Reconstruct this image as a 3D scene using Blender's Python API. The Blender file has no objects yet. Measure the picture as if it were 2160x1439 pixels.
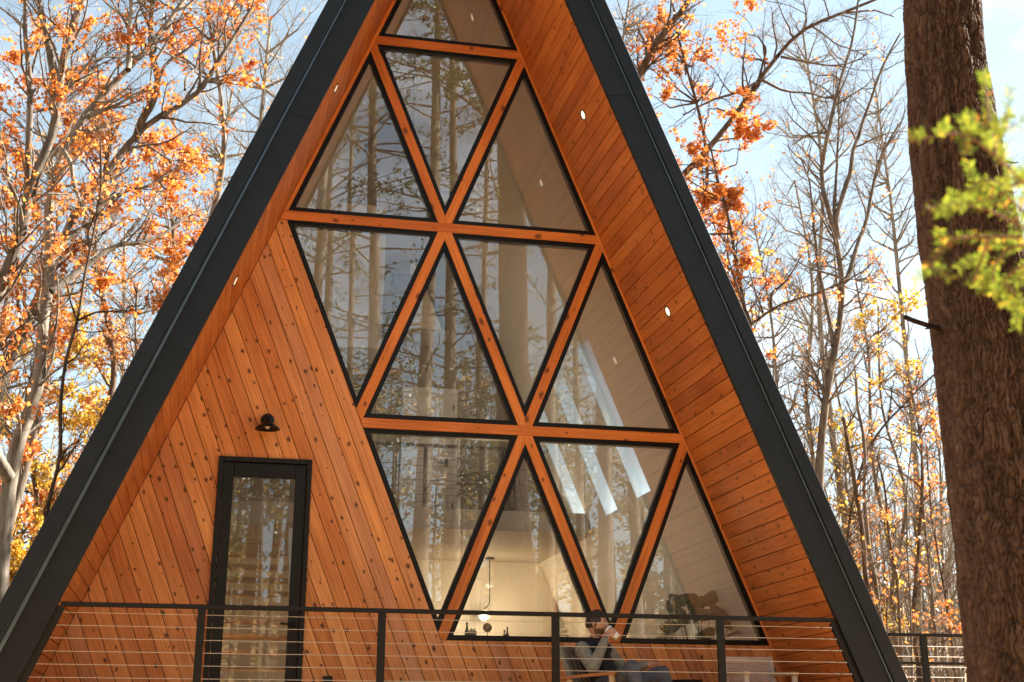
import bpy, bmesh, math
import numpy as np
from mathutils import Matrix, Vector

sc = bpy.context.scene
# ------------------------------------------------------------------ camera
CAM = np.array([-2.3572, -14.0259, -0.1319]); YAW, PITCH = 0.2197, 0.3343
FPX, PPX, PPY = 2840.33, 1079.3, 595.5            # solved in a 2160 x 1439 frame
cy, sy, cp, sp = math.cos(YAW), math.sin(YAW), math.cos(PITCH), math.sin(PITCH)
FWD = np.array([sy*cp, cy*cp, sp]); RGT = np.array([cy, -sy, 0.0]); UPV = np.cross(RGT, FWD)
cam_d = bpy.data.cameras.new('camera'); cam = bpy.data.objects.new('camera', cam_d)
sc.collection.objects.link(cam); sc.camera = cam
cam.matrix_world = Matrix(((RGT[0], UPV[0], -FWD[0], CAM[0]), (RGT[1], UPV[1], -FWD[1], CAM[1]),
                           (RGT[2], UPV[2], -FWD[2], CAM[2]), (0, 0, 0, 1)))
cam_d.sensor_width = 36; cam_d.lens = FPX/2160*36
cam_d.shift_x = (1080-PPX)/2160; cam_d.shift_y = (PPY-719.5)/2160
cam_d.clip_start = 0.1; cam_d.clip_end = 2000
cam_d.dof.use_dof = True; cam_d.dof.focus_distance = 14.5; cam_d.dof.aperture_fstop = 3.8

# ------------------------------------------------------------------ world, sun, exposure
SUN_EL, SUN_AZ = math.radians(37), math.radians(78)     # azimuth from +Y towards +X: right of and behind the house
world = bpy.data.worlds.new('World'); sc.world = world; world.use_nodes = True
wn, wl = world.node_tree.nodes, world.node_tree.links
bg = wn['Background']; bg.inputs['Strength'].default_value = 0.046
sky = wn.new('ShaderNodeTexSky'); sky.sky_type = 'NISHITA'; sky.sun_disc = False
sky.sun_elevation = SUN_EL; sky.sun_rotation = SUN_AZ
sky.altitude = 200; sky.air_density = 1.0; sky.dust_density = 0.35; sky.ozone_density = 1.3
wtc = wn.new('ShaderNodeTexCoord'); wmp = wn.new('ShaderNodeMapping')
wmp.inputs['Scale'].default_value = (1.0, 1.0, 2.2); wmp.inputs['Location'].default_value = (6.6, 6.1, 4.2)
wnz = wn.new('ShaderNodeTexNoise'); wnz.inputs['Scale'].default_value = 2.6; wnz.inputs['Detail'].default_value = 5
wnz.inputs['Roughness'].default_value = 0.62; wnz.inputs['Distortion'].default_value = 0.0
wrp = wn.new('ShaderNodeValToRGB'); wrp.color_ramp.elements[0].position = 0.52; wrp.color_ramp.elements[1].position = 0.80
wmx = wn.new('ShaderNodeMixRGB'); wmx.inputs['Color2'].default_value = (8.0, 8.1, 8.3, 1)
wl.new(wtc.outputs['Generated'], wmp.inputs['Vector']); wl.new(wmp.outputs['Vector'], wnz.inputs['Vector'])
wl.new(wnz.outputs['Fac'], wrp.inputs['Fac']); wl.new(wrp.outputs['Color'], wmx.inputs['Fac'])
whs = wn.new('ShaderNodeHueSaturation'); whs.inputs['Saturation'].default_value = 0.62; whs.inputs['Hue'].default_value = 0.472
wl.new(sky.outputs['Color'], whs.inputs['Color']); wl.new(whs.outputs['Color'], wmx.inputs['Color1']); wl.new(wmx.outputs['Color'], bg.inputs['Color'])

sun_d = bpy.data.lights.new('sun', 'SUN'); sun = bpy.data.objects.new('sun', sun_d); sc.collection.objects.link(sun)
sun_d.energy = 5.0; sun_d.angle = math.radians(0.53); sun_d.color = (1.0, 0.92, 0.80)
TO_SUN = Vector((math.sin(SUN_AZ)*math.cos(SUN_EL), math.cos(SUN_AZ)*math.cos(SUN_EL), math.sin(SUN_EL)))
sun.rotation_euler = TO_SUN.to_track_quat('Z', 'Y').to_euler(); sun.location = TO_SUN*60
sc.view_settings.view_transform = 'Standard'; sc.view_settings.look = 'None'
sc.view_settings.gamma = 1.0; sc.view_settings.use_curve_mapping = False
sc.view_settings.exposure = 2.5
sc.render.engine = 'CYCLES'
sc.cycles.use_denoising = True; sc.cycles.max_bounces = 12; sc.cycles.transparent_max_bounces = 16
sc.cycles.diffuse_bounces = 9; sc.cycles.glossy_bounces = 3; sc.cycles.transmission_bounces = 6
sc.cycles.caustics_reflective = False; sc.cycles.caustics_refractive = False; sc.cycles.sample_clamp_indirect = 6.0

# ------------------------------------------------------------------ helpers
COL = sc.collection
def at(u, v, y):
    """point on the plane Y = y that the photograph shows at pixel (u, v)"""
    d = FWD + RGT*(u-PPX)/FPX - UPV*(v-PPY)/FPX
    return CAM + d*(y-CAM[1])/d[1]
def at_depth(u, v, t):
    return CAM + (FWD + RGT*(u-PPX)/FPX - UPV*(v-PPY)/FPX)*t
def tag(o, label=None, cat=None, group=None, kind=None):
    if label: o['label'] = label
    if cat: o['category'] = cat
    if group: o['group'] = group
    if kind: o['kind'] = kind
    return o
def empty(name, loc=(0, 0, 0), parent=None):
    o = bpy.data.objects.new(name, None); COL.objects.link(o); o.location = loc; o.empty_display_size = 0.2
    if parent: o.parent = parent
    return o
def pset(o, parent, M=None):
    if M is not None: o.matrix_world = M
    if parent is not None:
        o.parent = parent
        o.matrix_parent_inverse = parent_inv(parent)
def parent_inv(p):
    M = Matrix.Identity(4); q = p
    chain = []
    while q is not None: chain.append(q); q = q.parent
    for q in reversed(chain):
        M = M @ (q.matrix_parent_inverse @ q.matrix_basis if q.parent else q.matrix_basis)
    return M.inverted()
def mesh_obj(name, verts, faces, mat, parent=None, smooth=False, M=None):
    me = bpy.data.meshes.new(name); me.from_pydata([tuple(map(float, v)) for v in verts], [], faces); me.update()
    if mat: me.materials.append(mat)
    if smooth: me.shade_smooth()
    o = bpy.data.objects.new(name, me); COL.objects.link(o)
    pset(o, parent, M if M is not None else Matrix.Identity(4))
    return o
class MB:
    """collects shapes for ONE mesh"""
    def __init__(s): s.v = []; s.f = []
    def add(s, V, F):
        b = len(s.v); s.v += [tuple(map(float, p)) for p in V]; s.f += [tuple(i+b for i in f) for f in F]
    def box(s, x0, x1, y0, y1, z0, z1):
        s.add([(x0,y0,z0),(x1,y0,z0),(x1,y1,z0),(x0,y1,z0),(x0,y0,z1),(x1,y0,z1),(x1,y1,z1),(x0,y1,z1)],
              [(0,3,2,1),(4,5,6,7),(0,1,5,4),(1,2,6,5),(2,3,7,6),(3,0,4,7)])
    def bar(s, a, b, w, t, side=(0, 1, 0)):
        """rectangular bar from a to b, width w across, thickness t along `side`"""
        a = Vector(a); b = Vector(b); d = (b-a).normalized(); sd = Vector(side)
        sd = (sd - d*sd.dot(d)).normalized(); n = d.cross(sd)
        V = []
        for p in (a, b):
            for i, j in ((-1,-1),(1,-1),(1,1),(-1,1)): V.append(p + n*(w/2*i) + sd*(t/2*j))
        s.add(V, [(0,1,2,3),(7,6,5,4),(0,4,5,1),(1,5,6,2),(2,6,7,3),(3,7,4,0)])
    def tube(s, pts, rad, sides=8, caps=True):
        pts = [Vector(p) for p in pts]; n = len(pts)
        if not hasattr(rad, '__len__'): rad = [rad]*n
        V = []; ref = Vector((0.31, 0.2, 0.93)) if abs((pts[-1]-pts[0]).normalized().z) < 0.9 else Vector((1, 0.1, 0))
        for i, p in enumerate(pts):
            t = (pts[min(i+1, n-1)]-pts[max(i-1, 0)]).normalized()
            a = t.cross(ref).normalized(); b = t.cross(a)
            for k in range(sides):
                th = 2*math.pi*k/sides; V.append(p + (a*math.cos(th)+b*math.sin(th))*rad[i])
        F = [(i*sides+k, i*sides+(k+1) % sides, (i+1)*sides+(k+1) % sides, (i+1)*sides+k) for i in range(n-1) for k in range(sides)]
        if caps: F += [tuple(reversed(range(sides))), tuple((n-1)*sides+k for k in range(sides))]
        s.add(V, F)
    def lathe(s, prof, c, sides=20, axis='z'):
        V = []; c = Vector(c)
        for r, h in prof:
            for k in range(sides):
                th = 2*math.pi*k/sides; x, y2 = r*math.cos(th), r*math.sin(th)
                V.append(c + (Vector((x, y2, h)) if axis == 'z' else Vector((x, h, y2)) if axis == 'y' else Vector((h, x, y2))))
        n = len(prof)
        F = [(i*sides+k, i*sides+(k+1) % sides, (i+1)*sides+(k+1) % sides, (i+1)*sides+k) for i in range(n-1) for k in range(sides)]
        if prof[0][0] > 1e-4: F.append(tuple(reversed(range(sides))))
        if prof[-1][0] > 1e-4: F.append(tuple((n-1)*sides+k for k in range(sides)))
        s.add(V, F)
    def build(s, name, mat, parent=None, smooth=False, M=None):
        return mesh_obj(name, s.v, s.f, mat, parent, smooth, M)
def fast_mesh(name, V, Q, mat, parent=None, smooth=True, tint=None, T=None):
    """big meshes straight from arrays: V (n,3), Q (m,4) quads, T (k,3) triangles"""
    me = bpy.data.meshes.new(name); V = np.ascontiguousarray(V, np.float32)
    me.vertices.add(len(V)); me.vertices.foreach_set('co', V.ravel())
    nq = 0 if Q is None else len(Q); nt = 0 if T is None else len(T)
    me.loops.add(nq*4+nt*3)
    idx = np.concatenate([a.ravel() for a in ((Q if nq else np.zeros((0, 4), int)), (T if nt else np.zeros((0, 3), int)))]).astype(np.int32)
    me.loops.foreach_set('vertex_index', idx)
    me.polygons.add(nq+nt)
    st = np.concatenate([np.arange(nq)*4, nq*4+np.arange(nt)*3]).astype(np.int32)
    me.polygons.foreach_set('loop_start', st)
    if smooth: me.polygons.foreach_set('use_smooth', np.ones(nq+nt, bool))
    me.update(calc_edges=True); me.validate()
    if tint is not None:
        a = me.attributes.new('tint', 'FLOAT', 'FACE'); a.data.foreach_set('value', np.asarray(tint, np.float32))
    me.materials.append(mat)
    o = bpy.data.objects.new(name, me); COL.objects.link(o); pset(o, parent, Matrix.Identity(4))
    return o

# ------------------------------------------------------------------ materials
def material(name):
    m = bpy.data.materials.new(name); m.use_nodes = True
    nt = m.node_tree; b = nt.nodes['Principled BSDF']
    return m, nt.nodes, nt.links, b
def plain(name, col, rough=0.5, metal=0.0, spec=0.5, noise=0.0, nscale=20.0, bump=0.0, bscale=60.0):
    m, N, L, b = material(name)
    b.inputs['Base Color'].default_value = (*col, 1); b.inputs['Roughness'].default_value = rough
    b.inputs['Metallic'].default_value = metal; b.inputs['Specular IOR Level'].default_value = spec
    if noise or bump:
        tc = N.new('ShaderNodeTexCoord'); nz = N.new('ShaderNodeTexNoise'); nz.inputs['Scale'].default_value = nscale
        nz.inputs['Detail'].default_value = 5; L.new(tc.outputs['Object'], nz.inputs['Vector'])
        if noise:
            hs = N.new('ShaderNodeMixRGB'); hs.blend_type = 'MULTIPLY'; hs.inputs['Fac'].default_value = 1
            mr = N.new('ShaderNodeMapRange'); mr.inputs['From Min'].default_value = 0.3; mr.inputs['From Max'].default_value = 0.7
            mr.inputs['To Min'].default_value = 1-noise; mr.inputs['To Max'].default_value = 1+noise
            L.new(nz.outputs['Fac'], mr.inputs['Value']); hs.inputs['Color1'].default_value = (*col, 1)
            L.new(mr.outputs['Result'], hs.inputs['Color2']); L.new(hs.outputs['Color'], b.inputs['Base Color'])
        if bump:
            n2 = N.new('ShaderNodeTexNoise'); n2.inputs['Scale'].default_value = bscale; n2.inputs['Detail'].default_value = 4
            L.new(tc.outputs['Object'], n2.inputs['Vector'])
            bp = N.new('ShaderNodeBump'); bp.inputs['Strength'].default_value = bump; bp.inputs['Distance'].default_value = 0.01
            L.new(n2.outputs['Fac'], bp.inputs['Height']); L.new(bp.outputs['Normal'], b.inputs['Normal'])
    return m
def ramp(N, stops, interp='LINEAR'):
    r = N.new('ShaderNodeValToRGB'); e = r.color_ramp.elements; r.color_ramp.interpolation = interp
    while len(e) < len(stops): e.new(0.5)
    for q, (p, c) in zip(e, stops): q.position = p; q.color = (*c, 1)
    return r
def wood(name, tones, knots=1.0, knot_scale=7.4, rough=0.48, dark=(0.045, 0.012, 0.004)):
    """stained cedar: grain runs along the piece's own X; every piece takes its own tone"""
    m, N, L, b = material(name)
    tc = N.new('ShaderNodeTexCoord'); oi = N.new('ShaderNodeObjectInfo')
    off = N.new('ShaderNodeVectorMath'); off.operation = 'MULTIPLY_ADD'
    cmb = N.new('ShaderNodeCombineXYZ')
    for i, k in enumerate((37.0, 91.0, 13.0)):
        mu = N.new('ShaderNodeMath'); mu.operation = 'MULTIPLY'; mu.inputs[1].default_value = k
        L.new(oi.outputs['Random'], mu.inputs[0]); L.new(mu.outputs[0], cmb.inputs[i])
    add = N.new('ShaderNodeVectorMath'); add.operation = 'ADD'
    L.new(tc.outputs['Object'], add.inputs[0]); L.new(cmb.outputs[0], add.inputs[1])
    # grain
    mp = N.new('ShaderNodeMapping'); mp.inputs['Scale'].default_value = (0.55, 16, 16); L.new(add.outputs[0], mp.inputs['Vector'])
    g1 = N.new('ShaderNodeTexNoise'); g1.inputs['Scale'].default_value = 1.6; g1.inputs['Detail'].default_value = 4
    g1.inputs['Roughness'].default_value = 0.62; g1.inputs['Distortion'].default_value = 0.9; L.new(mp.outputs[0], g1.inputs['Vector'])
    mp2 = N.new('ShaderNodeMapping'); mp2.inputs['Scale'].default_value = (1.2, 70, 70); L.new(add.outputs[0], mp2.inputs['Vector'])
    g2 = N.new('ShaderNodeTexNoise'); g2.inputs['Scale'].default_value = 2.0; g2.inputs['Detail'].default_value = 1; L.new(mp2.outputs[0], g2.inputs['Vector'])
    # piece tone + slow blotches of stain
    bl = N.new('ShaderNodeTexNoise'); bl.inputs['Scale'].default_value = 1.1; bl.inputs['Detail'].default_value = 1; L.new(add.outputs[0], bl.inputs['Vector'])
    tr = ramp(N, tones); L.new(oi.outputs['Random'], tr.inputs['Fac'])
    m1 = N.new('ShaderNodeMixRGB'); m1.blend_type = 'MULTIPLY'; m1.inputs['Fac'].default_value = 1
    r1 = ramp(N, [(0.26, (0.70, 0.60, 0.50)), (0.5, (1.0, 1.0, 1.0)), (0.74, (1.12, 1.15, 1.2))]); L.new(g1.outputs['Fac'], r1.inputs['Fac'])
    L.new(tr.outputs[0], m1.inputs['Color1']); L.new(r1.outputs[0], m1.inputs['Color2'])
    m2 = N.new('ShaderNodeMixRGB'); m2.blend_type = 'MULTIPLY'; m2.inputs['Fac'].default_value = 0.7
    r2 = ramp(N, [(0.3, (0.75, 0.7, 0.65)), (0.65, (1.1, 1.1, 1.1))]); L.new(g2.outputs['Fac'], r2.inputs['Fac'])
    L.new(m1.outputs[0], m2.inputs['Color1']); L.new(r2.outputs[0], m2.inputs['Color2'])
    m3 = N.new('ShaderNodeMixRGB'); m3.blend_type = 'MULTIPLY'; m3.inputs['Fac'].default_value = 0.8
    r3 = ramp(N, [(0.3, (0.80, 0.70, 0.62)), (0.6, (1.08, 1.1, 1.1))]); L.new(bl.outputs['Fac'], r3.inputs['Fac'])
    L.new(m2.outputs[0], m3.inputs['Color1']); L.new(r3.outputs[0], m3.inputs['Color2'])
    # knots
    mk = N.new('ShaderNodeMapping'); mk.inputs['Scale'].default_value = (0.62, 1.0, 1.0); L.new(add.outputs[0], mk.inputs['Vector'])
    wob = N.new('ShaderNodeTexNoise'); wob.inputs['Scale'].default_value = 30; wob.inputs['Detail'].default_value = 0; L.new(add.outputs[0], wob.inputs['Vector'])
    wm = N.new('ShaderNodeVectorMath'); wm.operation = 'MULTIPLY_ADD'; wm.inputs[1].default_value = (0.014, 0.014, 0)
    L.new(wob.outputs['Color'], wm.inputs[0]); L.new(mk.outputs[0], wm.inputs[2])
    vo = N.new('ShaderNodeTexVoronoi'); vo.voronoi_dimensions = '2D'; vo.inputs['Scale'].default_value = knot_scale; L.new(wm.outputs[0], vo.inputs['Vector'])
    sep = N.new('ShaderNodeSeparateColor'); L.new(vo.outputs['Color'], sep.inputs[0])
    kr = N.new('ShaderNodeMapRange'); kr.inputs['From Min'].default_value = 0.05; kr.inputs['From Max'].default_value = 1.0
    kr.inputs['To Min'].default_value = 0.002; kr.inputs['To Max'].default_value = 0.185; L.new(sep.outputs[0], kr.inputs['Value'])
    dv = N.new('ShaderNodeMath'); dv.operation = 'DIVIDE'; L.new(vo.outputs['Distance'], dv.inputs[0]); L.new(kr.outputs[0], dv.inputs[1])
    rk = ramp(N, [(0.35, (1, 1, 1)), (0.8, (0.35, 0.35, 0.35)), (1.0, (0, 0, 0))]); L.new(dv.outputs[0], rk.inputs['Fac'])
    kf = N.new('ShaderNodeMath'); kf.operation = 'MULTIPLY'; kf.inputs[1].default_value = 0.88*knots; L.new(rk.outputs[0], kf.inputs[0])
    m4 = N.new('ShaderNodeMixRGB'); m4.inputs['Color2'].default_value = (*dark, 1); L.new(kf.outputs[0], m4.inputs['Fac']); L.new(m3.outputs[0], m4.inputs['Color1'])
    L.new(m4.outputs[0], b.inputs['Base Color']); b.inputs['Roughness'].default_value = rough; b.inputs['Specular IOR Level'].default_value = 0.35
    bp = N.new('ShaderNodeBump'); bp.inputs['Strength'].default_value = 0.25; bp.inputs['Distance'].default_value = 0.003
    L.new(g1.outputs['Fac'], bp.inputs['Height']); L.new(bp.outputs[0], b.inputs['Normal'])
    return m
def glass(name, refl, tint=(0.985, 0.99, 0.985), wave=0.02, haze=0.035):
    m, N, L, b = material(name); N.remove(b)
    out = N['Material Output']
    tr = N.new('ShaderNodeBsdfTransparent'); tr.inputs['Color'].default_value = (*tint, 1)
    gl = N.new('ShaderNodeBsdfGlossy'); gl.inputs['Roughness'].default_value = 0.0; gl.inputs['Color'].default_value = (0.96, 0.98, 1.0, 1)
    lw = N.new('ShaderNodeFresnel'); lw.inputs['IOR'].default_value = 1.5
    mr = N.new('ShaderNodeMath'); mr.operation = 'ADD'; mr.inputs[1].default_value = refl; mr.use_clamp = True
    L.new(lw.outputs[0], mr.inputs[0])
    mx = N.new('ShaderNodeMixShader'); L.new(mr.outputs[0], mx.inputs[0]); L.new(tr.outputs[0], mx.inputs[1]); L.new(gl.outputs[0], mx.inputs[2])
    tc = N.new('ShaderNodeTexCoord'); nz = N.new('ShaderNodeTexNoise'); nz.inputs['Scale'].default_value = 1.7; nz.inputs['Detail'].default_value = 1
    L.new(tc.outputs['Object'], nz.inputs['Vector'])
    bp = N.new('ShaderNodeBump'); bp.inputs['Strength'].default_value = wave; bp.inputs['Distance'].default_value = 0.05
    L.new(nz.outputs['Fac'], bp.inputs['Height']); L.new(bp.outputs[0], gl.inputs['Normal'])
    df = N.new('ShaderNodeBsdfDiffuse'); df.inputs['Color'].default_value = (0.80, 0.78, 0.72, 1)  # pale haze mixed in to lighten dark panes, mottled like thin dust
    dn = N.new('ShaderNodeTexNoise'); dn.inputs['Scale'].default_value = 2.3; dn.inputs['Detail'].default_value = 3; L.new(tc.outputs['Object'], dn.inputs['Vector'])
    dm = N.new('ShaderNodeMapRange'); dm.inputs['From Min'].default_value = 0.3; dm.inputs['From Max'].default_value = 0.7; dm.inputs['To Min'].default_value = haze*0.7; dm.inputs['To Max'].default_value = haze*1.3; L.new(dn.outputs['Fac'], dm.inputs['Value'])
    m3 = N.new('ShaderNodeMixShader'); L.new(dm.outputs[0], m3.inputs[0]); L.new(mx.outputs[0], m3.inputs[1]); L.new(df.outputs[0], m3.inputs[2])
    L.new(m3.outputs[0], out.inputs['Surface'])
    return m
def leaf_mat(name, cols, trans=0.55, rough=0.6):
    m, N, L, b = material(name); N.remove(b); out = N['Material Output']
    a = N.new('ShaderNodeAttribute'); a.attribute_name = 'tint'
    r = ramp(N, cols); L.new(a.outputs['Fac'], r.inputs['Fac'])
    d = N.new('ShaderNodeBsdfDiffuse'); t = N.new('ShaderNodeBsdfTranslucent'); g = N.new('ShaderNodeBsdfGlossy')
    g.inputs['Roughness'].default_value = 0.45
    L.new(r.outputs[0], d.inputs['Color']); L.new(r.outputs[0], t.inputs['Color'])
    mx = N.new('ShaderNodeMixShader'); mx.inputs[0].default_value = trans; L.new(d.outputs[0], mx.inputs[1]); L.new(t.outputs[0], mx.inputs[2])
    m2 = N.new('ShaderNodeMixShader'); m2.inputs[0].default_value = 0.04; L.new(mx.outputs[0], m2.inputs[1]); L.new(g.outputs[0], m2.inputs[2])
    L.new(m2.outputs[0], out.inputs['Surface'])
    return m
def bark_mat(name, c1, c2, scale=9.0, lichen=None):
    m, N, L, b = material(name)
    tc = N.new('ShaderNodeTexCoord'); mp = N.new('ShaderNodeMapping'); mp.inputs['Scale'].default_value = (1, 1, 0.22)
    L.new(tc.outputs['Object'], mp.inputs['Vector'])
    nz = N.new('ShaderNodeTexNoise'); nz.inputs['Scale'].default_value = scale; nz.inputs['Detail'].default_value = 6; nz.inputs['Roughness'].default_value = 0.65
    L.new(mp.outputs[0], nz.inputs['Vector'])
    r = ramp(N, [(0.32, c1), (0.62, c2)] + ([(0.78, lichen)] if lichen else [])); L.new(nz.outputs['Fac'], r.inputs['Fac'])
    L.new(r.outputs[0], b.inputs['Base Color']); b.inputs['Roughness'].default_value = 0.9; b.inputs['Specular IOR Level'].default_value = 0.2
    bp = N.new('ShaderNodeBump'); bp.inputs['Strength'].default_value = 0.7; bp.inputs['Distance'].default_value = 0.02
    L.new(nz.outputs['Fac'], bp.inputs['Height']); L.new(bp.outputs[0], b.inputs['Normal'])
    return m

CEDAR = [(0.0, (0.58, 0.215, 0.064)), (0.18, (0.72, 0.315, 0.102)), (0.36, (0.64, 0.256, 0.080)), (0.55, (0.76, 0.350, 0.126)),
         (0.72, (0.68, 0.284, 0.090)), (0.86, (0.60, 0.285, 0.140)), (1.0, (0.52, 0.176, 0.052))]
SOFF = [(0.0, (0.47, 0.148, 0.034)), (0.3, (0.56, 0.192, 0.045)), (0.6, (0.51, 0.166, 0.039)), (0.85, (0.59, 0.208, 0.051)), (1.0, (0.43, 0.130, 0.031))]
BARS = [(0.0, (0.64, 0.215, 0.050)), (0.5, (0.70, 0.248, 0.058)), (1.0, (0.60, 0.195, 0.046))]
M = {}
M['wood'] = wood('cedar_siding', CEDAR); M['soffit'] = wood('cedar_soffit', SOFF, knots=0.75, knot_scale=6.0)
M['bar'] = wood('cedar_trim', BARS, knots=0.9, knot_scale=5.0)
M['gap'] = plain('dark_felt', (0.02, 0.012, 0.008), 0.9)
M['metal'] = plain('black_roof_metal', (0.008, 0.0115, 0.0155), 0.36, spec=0.32, noise=0.25, nscale=5, bump=0.10, bscale=1.6)
M['frame'] = plain('black_window_frame', (0.0055, 0.006, 0.0065), 0.38, spec=0.3, noise=0.1, nscale=8)
M['steel'] = plain('black_railing_steel', (0.007, 0.007, 0.0065), 0.45, spec=0.28, noise=0.15, nscale=14)
M['cable'] = plain('stainless_cable', (0.50, 0.49, 0.47), 0.42, metal=1.0)
M['glass'] = glass('window_glass', 0.075, wave=0.004, haze=0.045); M['doorglass'] = glass('door_glass', 0.03, wave=0.004, haze=0.03); M['skyglass'] = glass('skylight_glass', 0.02, wave=0.0, haze=0.01)
M['paint'] = plain('warm_white_paint', (0.87, 0.82, 0.71), 0.6, noise=0.04, nscale=2)
M['white'] = plain('white_paint', (0.88, 0.86, 0.80), 0.5, noise=0.03)
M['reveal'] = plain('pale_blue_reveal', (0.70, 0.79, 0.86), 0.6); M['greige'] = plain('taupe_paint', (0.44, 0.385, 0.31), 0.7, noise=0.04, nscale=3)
M['oakfloor'] = wood('oak_floor', [(0, (0.56, 0.40, 0.22)), (1, (0.64, 0.46, 0.27))], knots=0.4)
M['tread'] = wood('oak_tread', [(0, (0.45, 0.25, 0.10)), (1, (0.55, 0.32, 0.14))], knots=0.3)
M['litter'] = None

# ================================================================== THE SETTING
def hill(x, y):
    """terrain height: level around the house, rising behind it and behind the camera"""
    b = -1.95 + 0.12*np.sin(x*0.31+1.0)*np.cos(y*0.27)
    s = np.clip((y-26)/70, 0, 1); b = b + (s*s*(3-2*s))*(15 + 2.5*np.sin(x*0.05+0.6) - 0.02*x)
    s2 = np.clip((-y-30)/50, 0, 1); b = b + (s2*s2*(3-2*s2))*11
    s3 = np.clip((-x-22)/60, 0, 1); b = b + s3*s3*(3-2*s3)*9
    return b
def build_ground():
    xs = np.concatenate([np.linspace(-500, -70, 14), np.linspace(-60, 70, 90), np.linspace(80, 500, 14)])
    ys = np.concatenate([np.linspace(-500, -80, 12), np.linspace(-70, 110, 120), np.linspace(120, 500, 12)])
    X, Y = np.meshgrid(xs, ys); Z = hill(X, Y)
    V = np.stack([X, Y, Z], -1).reshape(-1, 3); nx, ny = len(xs), len(ys)
    i = np.arange((nx-1)*(ny-1)); r, c = i//(nx-1), i % (nx-1); a = r*nx+c
    m, N, L, b = material('leaf_litter')
    tc = N.new('ShaderNodeTexCoord'); nz = N.new('ShaderNodeTexNoise'); nz.inputs['Scale'].default_value = 3.0; nz.inputs['Detail'].default_value = 9
    L.new(tc.outputs['Object'], nz.inputs['Vector'])
    rp = ramp(N, [(0.3, (0.13, 0.075, 0.035)), (0.5, (0.33, 0.20, 0.09)), (0.7, (0.48, 0.30, 0.14))]); L.new(nz.outputs['Fac'], rp.inputs['Fac'])
    L.new(rp.outputs[0], b.inputs['Base Color']); b.inputs['Roughness'].default_value = 0.95
    bp = N.new('ShaderNodeBump'); bp.inputs['Strength'].default_value = 0.6; bp.inputs['Distance'].default_value = 0.05
    L.new(nz.outputs['Fac'], bp.inputs['Height']); L.new(bp.outputs[0], b.inputs['Normal'])
    tag(fast_mesh('ground', V, np.stack([a, a+1, a+nx+1, a+nx], -1), m), kind='structure')
build_ground()
def gz(x, y): return float(hill(np.array(x, float), np.array(y, float)))

# ================================================================== THE HOUSE
S = 1.85; H = 2.297; ZA = 7.75                        # lattice of triangles: base, row height, height of first bar
TH, TD, TR, TL, TW, ZB = 0.0541, 0.0533, 0.0484, 0.0617, 0.0584, 0.0715
SL = (S/2)/H; LL = math.hypot(S/2, H)
NF = np.array([H, -S/2])/LL; NB = np.array([H, S/2])/LL      # normals of "/" and "\" lines
ZBr, ZCr, ZDr = ZA-H, ZA-2*H, ZA-3*H
KJ, KIN, KSEAM, KOUT = 0.905, 0.862, 1.155, 1.298      # |x| + SL*(z-ZA) on the soffit, fascia inner edge, step, roof edge
OV = 1.80; DEPTH = 9.6
DX0, DX1, DZ1 = -2.3152, -1.3615, 2.726
SILL = ZDr + ZB
def kx(k, z): return k - SL*(z-ZA)
house = empty('a_frame_house')
tag(house, 'tall A-frame cabin with orange cedar front and triangular windows', 'house')

def clip(poly, n, d):
    """keep the part of a polygon with n.p <= d"""
    out = []; n = np.asarray(n, float)
    for i in range(len(poly)):
        a, b = np.asarray(poly[i], float), np.asarray(poly[(i+1) % len(poly)], float)
        fa, fb = n@a-d, n@b-d
        if fa <= 1e-9: out.append(tuple(a))
        if (fa < -1e-9 and fb > 1e-9) or (fa > 1e-9 and fb < -1e-9): out.append(tuple(a+(b-a)*fa/(fa-fb)))
    return out
def area(p): return 0.5*sum(p[i][0]*p[(i+1) % len(p)][1]-p[(i+1) % len(p)][0]*p[i][1] for i in range(len(p)))
def clean(p):
    q = []
    for a in p:
        if not q or math.dist(a, q[-1]) > 1e-4: q.append(a)
    if len(q) > 1 and math.dist(q[0], q[-1]) < 1e-4: q.pop()
    return q
def inset(poly, d):
    """move every edge of a counter-clockwise polygon inwards by d"""
    n = len(poly); out = []
    for i in range(n):
        p0, p1, p2 = (np.array(poly[(i+k-1) % n]) for k in range(3))
        e1 = (p1-p0)/np.linalg.norm(p1-p0); e2 = (p2-p1)/np.linalg.norm(p2-p1)
        n1 = np.array([-e1[1], e1[0]]); n2 = np.array([-e2[1], e2[0]]); k = 1+n1@n2
        out.append(tuple(p1+(n1+n2)*d/max(k, 0.3)))
    return out
def frame3(origin, eu, ev):
    eu, ev = Vector(eu).normalized(), Vector(ev).normalized(); n = eu.cross(ev)
    return Matrix(((eu.x, ev.x, n.x, origin[0]), (eu.y, ev.y, n.y, origin[1]), (eu.z, ev.z, n.z, origin[2]), (0, 0, 0, 1)))
def slab(name, poly, M0, t0, t1, mat, parent, bevel=0.003):
    """polygon in the (u, v) plane of frame M0 made into a board from t0 to t1 along the normal, front edges chamfered;
    the object's own X is u, so grain follows the board"""
    poly = clean(poly)
    if len(poly) < 3 or abs(area(poly)) < 4e-4: return None
    if area(poly) < 0: poly = poly[::-1]
    cu = sum(p[0] for p in poly)/len(poly); cv = sum(p[1] for p in poly)/len(poly)
    P = [(p[0]-cu, p[1]-cv) for p in poly]; n = len(P)
    I = inset(P, bevel)
    V = [(x, y, t0) for x, y in P]+[(x, y, t1-bevel) for x, y in P]+[(x, y, t1) for x, y in I]
    F = [tuple(range(n-1, -1, -1)), tuple(range(2*n, 3*n))]
    for i in range(n):
        j = (i+1) % n; F += [(i, j, n+j, n+i), (n+i, n+j, 2*n+j, 2*n+i)]
    return mesh_obj(name, V, F, mat, parent, M=M0 @ Matrix.Translation((cu, cv, 0)))
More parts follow.
